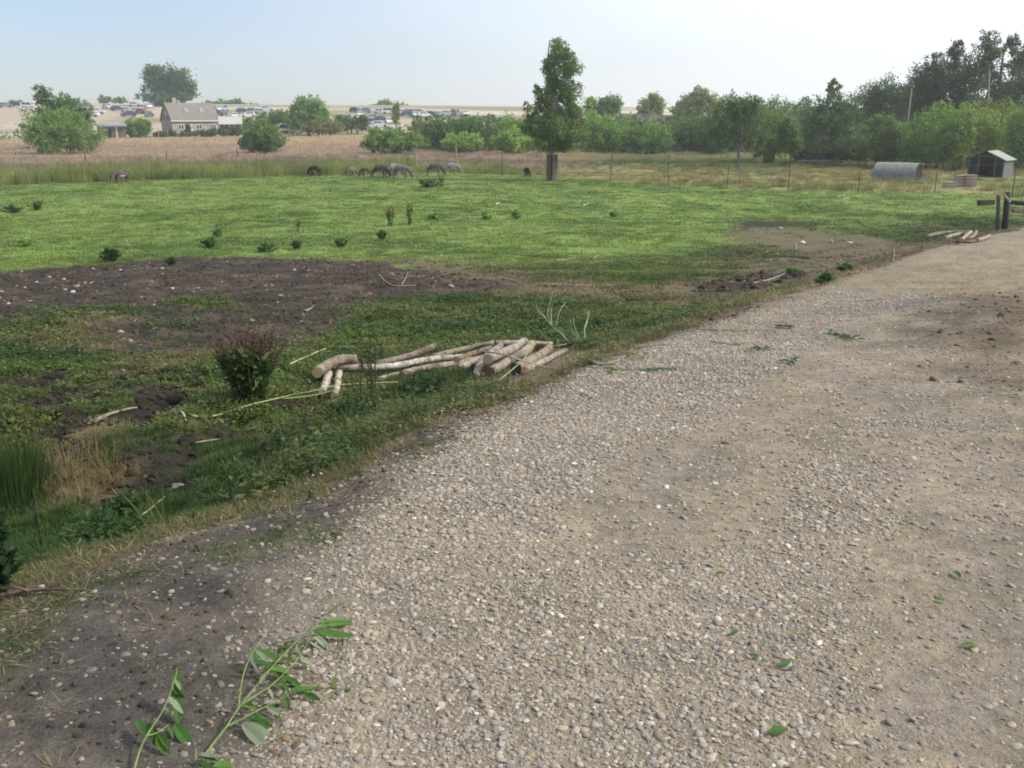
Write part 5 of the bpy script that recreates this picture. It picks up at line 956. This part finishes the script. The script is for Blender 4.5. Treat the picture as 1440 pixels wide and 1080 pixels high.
ST = [([(870, 445), (920, 441), (985, 436), (1067, 431)], 2.4, (.10, .11, .06), 'dark straight stem pointing from the grass onto the gravel'), ([(790, 443), (850, 444), (900, 444), (960, 449)], 2.4, GS, 'greenish long stem lying left below the dark straight one'),
 ([(940, 462), (1000, 464), (1060, 464), (1115, 461)], 1.8, (.2, .25, .1), 'thin green stem on the gravel under the dark straight one'), ([(1000, 480), (1030, 484), (1060, 480)], 1.5, (.16, .25, .08), 'short green twig on the gravel below the thin green stem'),
 ([(820, 500), (832, 508), (848, 512), (872, 506)], 4, BS, 'brown stick at the gravel edge right of the log pile'), ([(860, 519), (900, 519), (960, 518)], 1.6, (.2, .26, .1), 'thin green twig on gravel right of the brown stick'),
 ([(868, 416), (872, 424), (872, 433)], 3, PS, 'small upright pale stick on the brown ground'), ([(860, 402), (866, 410), (872, 416)], 2, BS, 'short slanting stick touching the small pale one'),
 ([(700, 390), (720, 394), (740, 402)], 2.4, PS, 'curved pale stick at the right tip of the bare earth'), ([(760, 399), (800, 400), (860, 402)], 2.4, (.46, .40, .3), 'long straight pale stick right of the bare earth'),
 ([(715, 428), (745, 424), (770, 417), (797, 411)], 2.4, BS, 'slanting stick just above the bare branches'), ([(533, 386), (545, 398), (560, 402), (585, 401)], 2.4, PS, 'curved white stick on the bare earth'),
 ([(565, 400), (570, 392), (574, 381)], 2, PS, 'short slanting stick right of the curved white one'), ([(812, 346), (820, 352), (819, 360)], 2.2, PS, 'tiny hooked white twig in the mid paddock grass'), ([(783, 366), (800, 364), (808, 362)], 1.8, PS, 'tiny pale twig left below the hooked one'),
 ([(834, 364), (842, 359), (858, 360)], 2, BS, 'tiny tan twig right of the hooked one'), ([(505, 344), (520, 346), (534, 347)], 2.2, PS, 'straight white stick at the upper edge of the bare earth'), ([(582, 347), (590, 345), (597, 342)], 1.8, BS, 'small tan twig right of the straight white stick'),
 ([(1075, 366), (1110, 364), (1150, 370), (1175, 377)], 2.6, (.5, .46, .38), 'long bowed pale branch left of the two tufts by the track'), ([(1155, 366), (1175, 367)], 1.8, BS, 'short pale stick over the long bowed branch'),
 ([(1060, 398), (1085, 392), (1107, 383)], 3, (.48, .42, .34), 'slanting pale stick on dark ground near the track bend'), ([(1022, 397), (1060, 399), (1110, 398)], 2, DS, 'thin dark stick under the slanting pale one'),
 ([(1120, 352), (1119, 344), (1120, 340)], 2.4, PS, 'tiny upright white stick beside the white stone'), ([(1076, 356), (1080, 353), (1090, 354)], 2, BS, 'small hooked tan stick left of the white stone'),
 ([(1256, 366), (1258, 356), (1257, 351)], 3.4, (.58, .55, .48), 'forked white stick standing at the track edge'), ([(1258, 360), (1268, 358), (1275, 358)], 3, (.56, .52, .44), 'white stick lying against the forked one'),
 ([(1236, 365), (1245, 364), (1252, 363)], 4, (.09, .08, .07), 'dark stick left of the forked white one'), ([(1215, 380), (1222, 376), (1220, 368)], 2, BS, 'small curved stick beside the far tuft'),
 ([(1280, 320), (1285, 323), (1290, 320), (1300, 326)], 3.2, (.07, .055, .05), 'dark crooked root left of the far log pile'), ([(1205, 308), (1220, 319), (1245, 324)], 2, (.08, .07, .05), 'dark curved twig in the green field left of the far pile'),
 ([(1178, 277), (1190, 275), (1205, 278)], 2.6, (.50, .46, .3), 'yellowish fallen twig near the hut side fence'), ([(1185, 279), (1195, 277), (1192, 280)], 2, (.50, .46, .3), 'little yellow twig crossing the fallen one'),
 ([(1305, 293), (1340, 294), (1380, 295)], 2.2, (.46, .40, .3), 'long pale strip of wood in the grass left of the timber trough'), ([(697, 287), (702, 285)], 3, (.65, .63, .58), 'small white chip of wood in the bright grass'),
 ([(820, 289), (828, 286)], 2.6, (.6, .58, .5), 'second small white chip, right of the first in the bright grass'), ([(704, 306), (716, 307)], 2.6, (.55, .52, .42), 'pale stick beside a green dock in mid field'),
 ([(925, 322), (950, 320), (980, 318)], 1.8, DS, 'dull thin stick in the right part of the green field'), ([(430, 437), (438, 433), (442, 428)], 3, PS, 'small white stick on dark earth right of the pale patch'), ([(515, 352), (540, 353), (565, 352)], 1.6, BS, 'faint tan straw stick above the earth patch')]
for pts, d, c, lab in ST: d *= .8 if pts[0][1] < 430 else 1; stick('fallen_twig' if d < 3 else 'fallen_stick', lab, pts, d, c, cat='stick', h=.015)

# ---------------------------------------------------------------- single stones
for i, (px, py, d, flat, col, lab) in enumerate([(250, 687, 20, .9, (.34, .29, .25), 'grey rounded boulder half sunk at the foot of the bank'), (1128, 342, 12, .5, (.62, .58, .52), 'white stone beside the tiny upright stick'), (1195, 342, 10, .5, (.58, .54, .48), 'pale stone right of the white one'), (1170, 339, 6, .5, (.55, .5, .45), 'small pale stone between two larger ones'), (1097, 322, 8, .5, (.5, .46, .4), 'flat stone at the edge of the far dark streak'),
   (345, 724, 0, 1, (0, 0, 0), ''), (372, 703, 7, .7, (.6, .57, .5), 'small white stone at the grass edge above the track'), (92, 408, 6, .6, (.62, .6, .56), 'white stone at the left of the bare earth'), (103, 411, 7, .6, (.66, .64, .6), 'whitest stone at the left of the bare earth, right of its neighbour'), (228, 378, 6, .7, (.55, .52, .48), 'pale stone by the upper rim of the bare earth'), (243, 406, 5, .7, (.6, .58, .54), 'little white stone in the middle of the bare earth'), (354, 451, 8, .5, (.5, .46, .4), 'flat pale stone at the lower right of the bare earth'),
   (394, 417, 9, .5, (.35, .31, .27), 'grey flat stone right of the pale patch'), (414, 380, 7, .5, (.42, .38, .34), 'grey stone near the upper right rim of the bare earth'), (620, 360, 7, .6, (.5, .45, .38), 'pale lump on the trampled edge of the bare earth'), (90, 393, 5, .6, (.58, .55, .5), 'small white stone at the top left of the bare earth'), (50, 433, 6, .6, (.5, .47, .42), 'stone at the lower left rim of the bare earth'), (58, 826, 10, .6, (.5, .46, .42), 'pale stone beside the reddish branch'), (925, 714, 13, .5, (.62, .59, .52), 'bright flat pebble standing out in the gravel'), (745, 1018, 0, 1, (0, 0, 0), '')]):
    if d == 0: continue
    g = G(px, py); s = pxr(g, d); me = stone_mesh('stone', 900+i, M['stick'], flat, hi=True, amp=.5); o = link('stone', me, loc=g+np.array([0, 0, s*flat*.25]), rot=(0, 0, i*1.3)); o.scale = (s,)*3; o.color = (*col, 1); tag(o, lab, 'stone')

# ---------------------------------------------------------------- standing plants in the paddock
def herb_mesh(name, P, D, Nn, ln, wd, tone, mat='herb'):
    V, F = leaf_quads(P, D, Nn, ln, wd); me = mesh_np(name, V, F, M[mat]); attr(me, 'tone', 'FLOAT', 'FACE', tone); return me
def weed(name, label, px, py, wpx, hpx, seed, n_st=10, leaf=.07, col=(.05, .09, .025), seedcol=None, cat='plant', leaves=30, dome=False, group=None, lw=.45):
    g = G(px, py); dep = float(np.dot(g-CAM, np.array([0, cp, -sp_]))); w = wpx*dep/FPX/2; h = hpx*dep/FPX; r = np.random.default_rng(seed); root = thing(name, label, cat, g, 0, group)
    st = MB(); LP, LD, LN = [], [], []; SP, SD, SN = [], [], []
    for i in range(n_st):
        a = r.uniform(0, 6.283); q = math.sqrt(r.random()); top = np.array([math.cos(a)*q*w, math.sin(a)*q*w, h*(1-.45*q*r.random()) if not dome else h*math.sqrt(max(.05, 1-q*q))*r.uniform(.8, 1)]); b = np.array([top[0]*.25, top[1]*.25, -.02]); mid = (b+top)/2+np.array([0, 0, .08*h]); P = spline([b, mid, top], 4); st.tube(P, [max(.0015, h*.009)]*len(P), 4)
        for j in range(leaves):
            t = r.uniform(.05, 1 if not seedcol else .72)**.9; p = P[min(int(t*(len(P)-1)), len(P)-1)]; al = r.uniform(0, 6.283); LP.append(p); LD.append((math.cos(al), math.sin(al), r.normal(.3, .4)+(.6 if name == 'thistle' else 0))); LN.append((r.normal(0, .5), r.normal(0, .5), 1))
        if seedcol:
            for j in range(60):
                t = r.uniform(.66, 1.02); p = b*(1-t)**2+2*mid*t*(1-t)+top*t*t; SP.append(p+r.normal(0, h*.018, 3)); al = r.uniform(0, 6.283); SD.append((math.cos(al), math.sin(al), .7)); SN.append(r.normal(size=3))
    if cat == 'plant' and name in ('thistle', 'grass_tuft'): col = tuple(c*2.1 for c in col)
    so2 = st.build('stems', M['stick'], root); so2.color = (.14, .12, .06, 1) if seedcol else (col[0]*1.4, col[1]*1.4, col[2]*1.4, 1)
    LP, LD, LN = map(np.array, (LP, LD, LN)); n = len(LP); o = link('leaves', herb_mesh('leaves', LP, LD.astype(float), LN.astype(float), leaf*r.uniform(.5, 1.3, n), leaf*lw*r.uniform(.7, 1.2, n), r.random(n)), root); o.color = (*col, 1)
    if seedcol:
        SP, SD, SN = map(np.array, (SP, SD, SN)); n = len(SP); o = link('seed_heads', herb_mesh('seed_heads', SP, SD.astype(float), SN.astype(float), h*.028, h*.022, r.random(n)), root); o.color = (*seedcol, 1)
    return root
RUST = (.115, .062, .04)
weed('dock_plant', 'large dock plant with rusty seed heads left of the near log pile', 355, 564, 104, 104, 1, 34, .12, (.08, .145, .042), RUST, leaves=32)
weed('dock_plant', 'left of two rusty docks standing in the bright mid paddock', 550, 318, 20, 28, 2, 12, .16, (.09, .16, .04), (.22, .10, .05), leaves=12)
weed('dock_plant', 'right and greener of two rusty docks in the bright mid paddock', 576, 316, 20, 30, 3, 11, .16, (.09, .16, .04), (.24, .15, .07), leaves=14)
weed('dock_plant', 'single thin rusty dock left of the pair in the bright paddock', 419, 325, 8, 22, 4, 4, .14, (.09, .16, .04), (.2, .10, .05), leaves=10)
weed('dock_plant', 'wide low dock patch with a rusty right end before the donkeys', 605, 263, 46, 12, 5, 26, .3, (.085, .15, .035), None, leaves=16, dome=True)
weed('dock_plant', 'rusty upright end of the low dock patch before the donkeys', 622, 263, 13, 16, 6, 10, .2, (.1, .12, .04), (.2, .11, .06), leaves=8)
weed('thistle', 'dark tuft at the upper left rim of the bare earth', 156, 368, 34, 22, 7, 22, .12, (.035, .06, .02), leaves=26, dome=True)
weed('thistle', 'two part thistle clump above the middle of the bare earth, lower tuft', 297, 349, 30, 16, 8, 20, .12, (.045, .085, .025), leaves=24, dome=True)
weed('thistle', 'upper greyer tuft of the thistle clump above the bare earth', 307, 334, 18, 16, 9, 14, .12, (.07, .11, .045), leaves=22, dome=True)
weed('thistle', 'small dark tuft on the upper rim of the bare earth', 242, 373, 22, 12, 10, 16, .1, (.04, .07, .02), leaves=22, dome=True)
weed('thistle', 'row of dark tufts at the earth edge, left part', 375, 355, 34, 12, 11, 22, .12, (.045, .085, .025), leaves=24, dome=True)
weed('thistle', 'row of dark tufts at the earth edge, right part', 418, 350, 20, 14, 12, 16, .12, (.045, .085, .025), leaves=24, dome=True)
weed('thistle', 'dark round tuft right of the row at the earth edge', 480, 347, 24, 13, 13, 18, .12, (.045, .08, .03), leaves=24, dome=True)
weed('thistle', 'dark tuft below the pair of rusty docks', 537, 337, 20, 14, 14, 16, .12, (.045, .085, .025), leaves=24, dome=True)
weed('thistle', 'grey green tuft at the far left of the bright grass', 36, 347, 24, 14, 15, 16, .12, (.12, .20, .05), leaves=24, dome=True)
weed('dock_plant', 'low docks with faint rusty tips at the left picture edge', 18, 298, 36, 10, 16, 18, .22, (.08, .13, .035), None, leaves=18, dome=True)
weed('dock_plant', 'reddish green docks right of the low ones at the left edge', 50, 296, 30, 15, 17, 16, .18, (.09, .14, .04), (.17, .11, .06), leaves=12)
weed('thistle', 'broad leaved tuft in mid field beside a pale stick', 725, 308, 16, 13, 18, 12, .2, (.12, .20, .05), leaves=20, dome=True)
weed('thistle', 'low leafy patch right of the rusty docks', 612, 308, 24, 9, 19, 14, .2, (.12, .20, .05), leaves=18, dome=True)
weed('thistle', 'tall pale leafy tuft left of the broad leaved one', 683, 309, 22, 12, 20, 14, .2, (.12, .20, .05), leaves=18, dome=True)
weed('thistle', 'grey green tuft in the right of the bright field', 863, 305, 16, 9, 21, 12, .16, (.12, .20, .05), leaves=18, dome=True)
weed('grass_tuft', 'nearer of two round dark tufts growing on the track edge', 1160, 399, 25, 17, 22, 26, .09, (.045, .085, .028), leaves=34, dome=True)
weed('grass_tuft', 'farther of two round dark tufts growing on the track edge', 1188, 384, 26, 15, 23, 26, .1, (.05, .09, .025), leaves=34, dome=True)
weed('grass_tuft', 'small green tuft behind the pair at the track edge', 1113, 384, 18, 8, 24, 14, .1, (.06, .12, .03), leaves=24, dome=True)
weed('nettle_patch', 'dark leafy weeds in front of the middle of the log pile', 600, 560, 110, 42, 25, 60, .045, (.05, .095, .028), leaves=38, dome=True)
weed('nettle_patch', 'leafy weeds between the dock plant and the stubby logs', 500, 596, 130, 44, 26, 60, .045, (.052, .09, .026), leaves=36, dome=True)
weed('nettle_patch', 'loose dark stemmed weeds at the foot of the bank', 420, 640, 130, 56, 27, 55, .04, (.055, .09, .03), leaves=24, dome=True)
weed('nettle_patch', 'thin straggling weeds left of the loose dark stemmed ones', 345, 690, 100, 60, 28, 34, .035, (.06, .10, .03), leaves=18, dome=True)
weed('nettle_patch', 'low ferny weeds by the left picture edge below the straw', 150, 765, 170, 50, 29, 50, .04, (.05, .10, .028), leaves=26, dome=True)
weed('tall_weed', 'tall dark thin weed standing in front of the low pile logs', 527, 560, 40, 84, 31, 5, .035, (.05, .06, .03), None, leaves=34)
weed('tall_weed', 'dark weed stalks standing before the pale short log', 505, 566, 24, 66, 32, 3, .035, (.045, .05, .03), None, leaves=26)
weed('tall_weed', 'lone dark stalk in the grass below the grey boulder', 274, 735, 10, 60, 33, 2, .03, (.05, .06, .03), leaves=12)
weed('tall_weed', 'lone dark stalk right of the grey boulder', 325, 715, 14, 70, 34, 3, .03, (.05, .06, .03), leaves=12)
weed('tall_weed', 'dark stalk near the left picture edge below the rush', 60, 770, 14, 90, 35, 3, .03, (.05, .06, .03), leaves=14)
weed('leafy_bush', 'dark leafy bush cut off by the lower left picture edge', -16, 838, 80, 165, 36, 60, .06, (.030, .065, .024), leaves=44, dome=True)
weed('grass_mound', 'bright green mossy mound below the mud', 178, 712, 60, 22, 37, 30, .03, (.06, .12, .03), leaves=30, dome=True)
# rush clump at the left edge
g = G(18, 705); dep = float(np.dot(g-CAM, np.array([0, cp, -sp_]))); r = np.random.default_rng(5)
me = blade_clump('rush_blades', 77, 900, 110*dep/FPX, 42*dep/FPX, .20, .006, M['herb'], hv=.45, curve=.4); o = link('rush_clump', me, loc=g); o.color = (.058, .098, .026, 1); tag(o, 'thick clump of bright green rushes at the left picture edge', 'plant')
# dry straw tuft next to it
for i, (px, py, w, h_) in enumerate(((95, 655, 48, 34), (135, 640, 40, 28), (110, 690, 44, 30), (160, 670, 30, 24))):
    g = G(px, py); me = blade_clump('dry_blades', 90+i, 200, h_*1.15*dep/FPX, w*.95*dep/FPX, .55, .004, M['herb'], hv=.5, curve=.5); o = link('dry_grass_tuft', me, loc=g); o.color = (.27, .215, .12, 1); tag(o, ['dead straw coloured tuft right beside the rushes', 'dead straw tuft farthest back beyond the rushes', 'dead straw tuft nearest us below the rushes', 'dead straw tuft nearest the black mud'][i], 'plant')

# ---------------------------------------------------------------- cut willow branch and fallen leaves in the foreground
def lance(name, ln, wd, parent, base, D, Nn, col, bend=.25, mat='herb'):
    D = Vector(D).normalized(); Nn = Vector(Nn); S = D.cross(Nn).normalized(); Nn = S.cross(D).normalized(); vs = []; k = 7
    for i in range(k):
        t = i/(k-1); w = wd*math.sin(math.pi*min(1, t*.96+.03))**.8*.5; c = D*ln*t-Nn*bend*ln*t*t
        vs += [c-S*w+Nn*w*.35, c, c+S*w+Nn*w*.35]
    fs = []
    for i in range(k-1):
        for j in range(2): a = i*3+j; fs.append((a, a+1, a+4, a+3))
    me = MB().add(vs, fs).mesh(name, M[mat]); attr(me, 'tone', 'FLOAT', 'FACE', np.clip(random.random()*.5+.2+np.random.default_rng(len(bpy.data.objects)).normal(0, .1, len(me.polygons)), 0, 1)); o = link(name, me, parent, base); o.color = (*col, 1); return o
LG_, LD_, LS_ = (.085, .19, .035), (.055, .135, .028), (.26, .32, .22)
def branch(label, main, subs, leaves, h0):
    W3 = [G(a, b, h) for a, b, h in main]; P = spline(W3, 5); o0 = P[0].copy(); r = .0042; root = tag(MB().tube([p-o0 for p in P], [r*(1-.7*i/(len(P)-1)) for i in range(len(P))], 8).build('cut_branch', M['stick'], smooth=True, loc=o0), label, 'branch'); root.color = (.20, .27, .09, 1)
    for sb in subs:
        Q = spline([G(a, b, h) for a, b, h in sb], 5); c = MB().tube([p-o0 for p in Q], [r*.62*(1-.7*i/(len(Q)-1)) for i in range(len(Q))], 6).build('twig', M['stick'], root, True); c.color = (.26, .33, .11, 1)
    for si, sb in enumerate(subs+[main]):      # more leaves hang from the twigs towards the ground
        Q = spline([G(a, b, h) for a, b, h in sb], 5); rq = random.Random(si+400)
        for j in range(7 if len(subs) > 2 else 2):
            p = Q[int(len(Q)*(.45+.5*rq.random()))-1]; al = rq.uniform(-1.2, .5); dv = np.array([math.cos(al), math.sin(al), -.12-p[2]*0]); g0 = float(H(np.array(p[0]), np.array(p[1]))); ln = rq.uniform(.035, .075); dv[2] = -max(0, (p[2]-g0-.012))/ln*.8
            lance('leaf', ln, ln*rq.uniform(.16, .30), root, p-o0, dv, (rq.uniform(-.7, .7), rq.uniform(-.7, .2), 1), rq.choice([LD_, LG_, LS_, LD_]), bend=rq.uniform(-.3, .3))
    for i, (a, b, h1, c, d, h2, w, cl) in enumerate(leaves):
        A = G(a, b, h1); B = G(c, d, h2); ln = float(np.linalg.norm(B-A)); rr_ = random.Random(i); lance('leaf', ln*1.06, min(w*.0013, ln*.5), root, A-o0, (B-A), (rr_.uniform(-.5, .5), -.5+rr_.uniform(-.4, .4), 1), cl, bend=rr_.uniform(-.2, .5))
    return root
branch('long green willow branch with leaves lying on the gravel at the bottom', [(272, 1085, .012), (298, 1048, .02), (317, 1024, .03), (339, 991, .045), (380, 941, .06), (417, 902, .06), (442, 883, .05), (473, 845, .03)],
 [[(339, 991, .045), (366, 974, .05), (386, 960, .055), (422, 922, .06), (439, 888, .05)], [(335, 997, .04), (342, 949, .07), (358, 913, .08), (375, 891, .08)], [(319, 1022, .03), (345, 1008, .04), (367, 997, .04), (406, 977, .03)], [(300, 1046, .02), (278, 1070, .03), (275, 1050, .05)]],
 [(358, 912, .08, 402, 930, .01, 22, LD_), (358, 928, .07, 418, 952, .01, 24, LD_), (350, 930, .07, 345, 938, .04, 15, LS_), (375, 891, .08, 383, 880, .05, 12, LS_), (442, 884, .05, 500, 872, .01, 16, LG_), (444, 880, .05, 492, 882, .01, 14, LS_), (446, 876, .05, 502, 866, .02, 13, LG_), (450, 868, .04, 500, 870, .01, 12, LS_), (455, 862, .04, 488, 850, .02, 12, LG_),
  (440, 888, .05, 494, 897, .01, 22, LG_), (438, 890, .05, 466, 912, .01, 18, LS_), (440, 893, .05, 474, 890, .01, 20, LD_), (418, 900, .06, 392, 894, .03, 16, LS_), (417, 905, .06, 424, 922, .02, 18, LS_), (386, 960, .05, 420, 955, .01, 20, LD_), (395, 950, .05, 428, 965, .01, 18, LG_), (408, 972, .03, 440, 966, .01, 20, LD_), (372, 990, .04, 407, 978, .02, 20, LS_), (366, 997, .04, 385, 985, .02, 18, LD_), (345, 1008, .04, 388, 1014, .01, 20, LD_),
  (342, 1016, .03, 388, 1036, .01, 26, LS_), (340, 1018, .03, 375, 1050, .01, 26, LS_), (352, 1003, .04, 366, 1012, .01, 16, LD_), (352, 985, .05, 346, 1000, .02, 16, LG_), (366, 962, .06, 372, 950, .04, 14, LS_), (400, 978, .03, 406, 995, .01, 16, LD_), (425, 975, .02, 450, 985, .01, 18, LD_), (330, 1010, .03, 312, 1022, .01, 14, LD_), (300, 1078, .02, 330, 1072, .01, 20, LG_), (368, 960, .05, 350, 950, .02, 14, LG_), (422, 925, .05, 435, 935, .01, 18, LS_), (380, 941, .06, 410, 944, .02, 20, LG_), (352, 1012, .03, 380, 1022, .01, 22, LG_)], 0)
branch('short green twig with a few large leaves in the bottom left corner', [(186, 1092, .01), (195, 1060, .03), (206, 1035, .05), (230, 997, .09), (246, 955, .13), (249, 938, .13)], [[(206, 1035, .05), (222, 1030, .05), (238, 1018, .04)]],
 [(247, 940, .13, 252, 1015, .02, 30, LG_), (246, 960, .12, 254, 985, .06, 20, LD_), (206, 1035, .05, 192, 1020, .03, 26, LD_), (214, 1020, .06, 220, 1048, .02, 26, LD_), (222, 1030, .05, 236, 1060, .01, 30, LG_), (245, 1018, .03, 268, 1045, .01, 28, LD_), (215, 1018, .06, 200, 1030, .03, 22, LG_), (230, 997, .09, 238, 1002, .05, 14, LS_)], 0)
for i, (px, py, ln, lab) in enumerate([(1020, 806, .045, 'small green leaf alone on the gravel right of centre'), (1350, 812, .07, 'long green leaf on the gravel near the right picture edge'), (1352, 906, .06, 'green leaf on sandy gravel in the lower right'), (1038, 886, .045, 'green leaf below the single one right of centre'), (1052, 920, .04, 'little green leaf half under pebbles'), (1096, 936, .06, 'green leaf with a pale edge in the lower middle of the gravel'), (1312, 842, .05, 'dull leaf on gravel left of the two right hand leaves'), (1080, 1030, .07, 'thin grassy leaf near the bottom picture edge'), (975, 672, .05, 'small green leaf in the middle of the gravel'), (1213, 537, .06, 'tiny green leaf far out on the sandy track'), (1433, 558, .09, 'bright green leaf at the right picture edge'), (835, 560, .05, 'green leaf on the gravel right below the log pile'), (1031, 484, .08, 'dark green leaf among the green twigs on the gravel')]):
    g = G(px, py, .014); rr_ = random.Random(i+50)
    a = rr_.uniform(0, 6.28); o = lance('fallen_leaf', ln, ln*.38, None, g, (math.cos(a), math.sin(a), .12), (rr_.uniform(-.5, .5), -.3, 1), LD_ if i % 2 else LG_, bend=.2); tag(o, lab, 'leaf')
def sprig(label, a, b, n, seed, ln=.05, col=(.045, .10, .035)):
    A, B = G(*a, .015), G(*b, .015); r = random.Random(seed); root = tag(MB().tube([np.zeros(3), (B-A)*.5+np.array([0, 0, .02]), B-A], [.003, .0025, .0015], 6).build('leafy_sprig', M['stick'], loc=A), label, 'sprig'); root.color = (.12, .16, .07, 1)
    for i in range(n):
        t = (i+.5)/n; p = (B-A)*t+np.array([0, 0, .012]); al = r.uniform(0, 6.28); lance('leaf', ln*r.uniform(.7, 1.3), ln*.4, root, p, (math.cos(al), math.sin(al), r.uniform(-.05, .35)), (0, -.2, 1), [c*r.uniform(.8, 1.3) for c in col])
sprig('dark green leafy sprig lying far out on the sandy track', (1165, 468), (1208, 479), 16, 1, .11); sprig('leafy sprig at the end of the thin green stem on the track', (1090, 459), (1117, 462), 10, 2, .09); sprig('small leafy sprig on gravel right of the log pile', (905, 522), (945, 518), 12, 3, .07, (.06, .15, .04)); sprig('little sprig of green leaves at the gravel edge near the brown stick', (852, 512), (862, 526), 8, 4, .07, (.07, .15, .04)); sprig('thin sprig on the track below the leafy ones', (1055, 492), (1082, 490), 8, 5, .08); sprig('dark sprig on gravel right of the thin one', (1108, 510), (1118, 506), 6, 6, .09)

# ---------------------------------------------------------------- small flowers
x, y, r = fan(5200, 4, 16); c, g = zones(x, y); k = (g['onp'] < .1) & (g['dirt'] < .2) & (fbm(x*.7, y*.7, 170, 3) > .55); x, y = x[k][:700], y[k][:700]; n = len(x)
FL = mesh_np('flower_head', IV*np.array([1, 1, .7]), IF, simple('clover_white', (.6, .58, .5), (.5, .48, .4), 4, .8, 0), True)
scatter('clover_flowers', 'tiny white clover flowers dotted through the near grass', np.stack([x, y, H(x, y)+.05], 1), np.zeros((n, 3)), np.ones((n, 3))*RNG.uniform(.004, .009, (n, 1)), np.ones((n, 3)), [FL])

# ---------------------------------------------------------------- haze: closed box of thin even air
hz_ = MB().box((0, 0, 16), (1320, 1320, 46)).build('haze', None); m = bpy.data.materials.new('summer_haze'); m.use_nodes = True; t = m.node_tree; t.nodes.clear(); mo = N(t, 'ShaderNodeOutputMaterial'); pv = N(t, 'ShaderNodeVolumePrincipled'); pv.inputs['Density'].default_value = .0007; pv.inputs['Color'].default_value = (.98, .99, 1, 1); pv.inputs['Anisotropy'].default_value = .3; t.links.new(pv.outputs[0], mo.inputs['Volume'])
hz_.data.materials.append(m); tag(hz_, 'thin pale summer haze over the fields', kind='stuff')
bpy.context.view_layer.update()
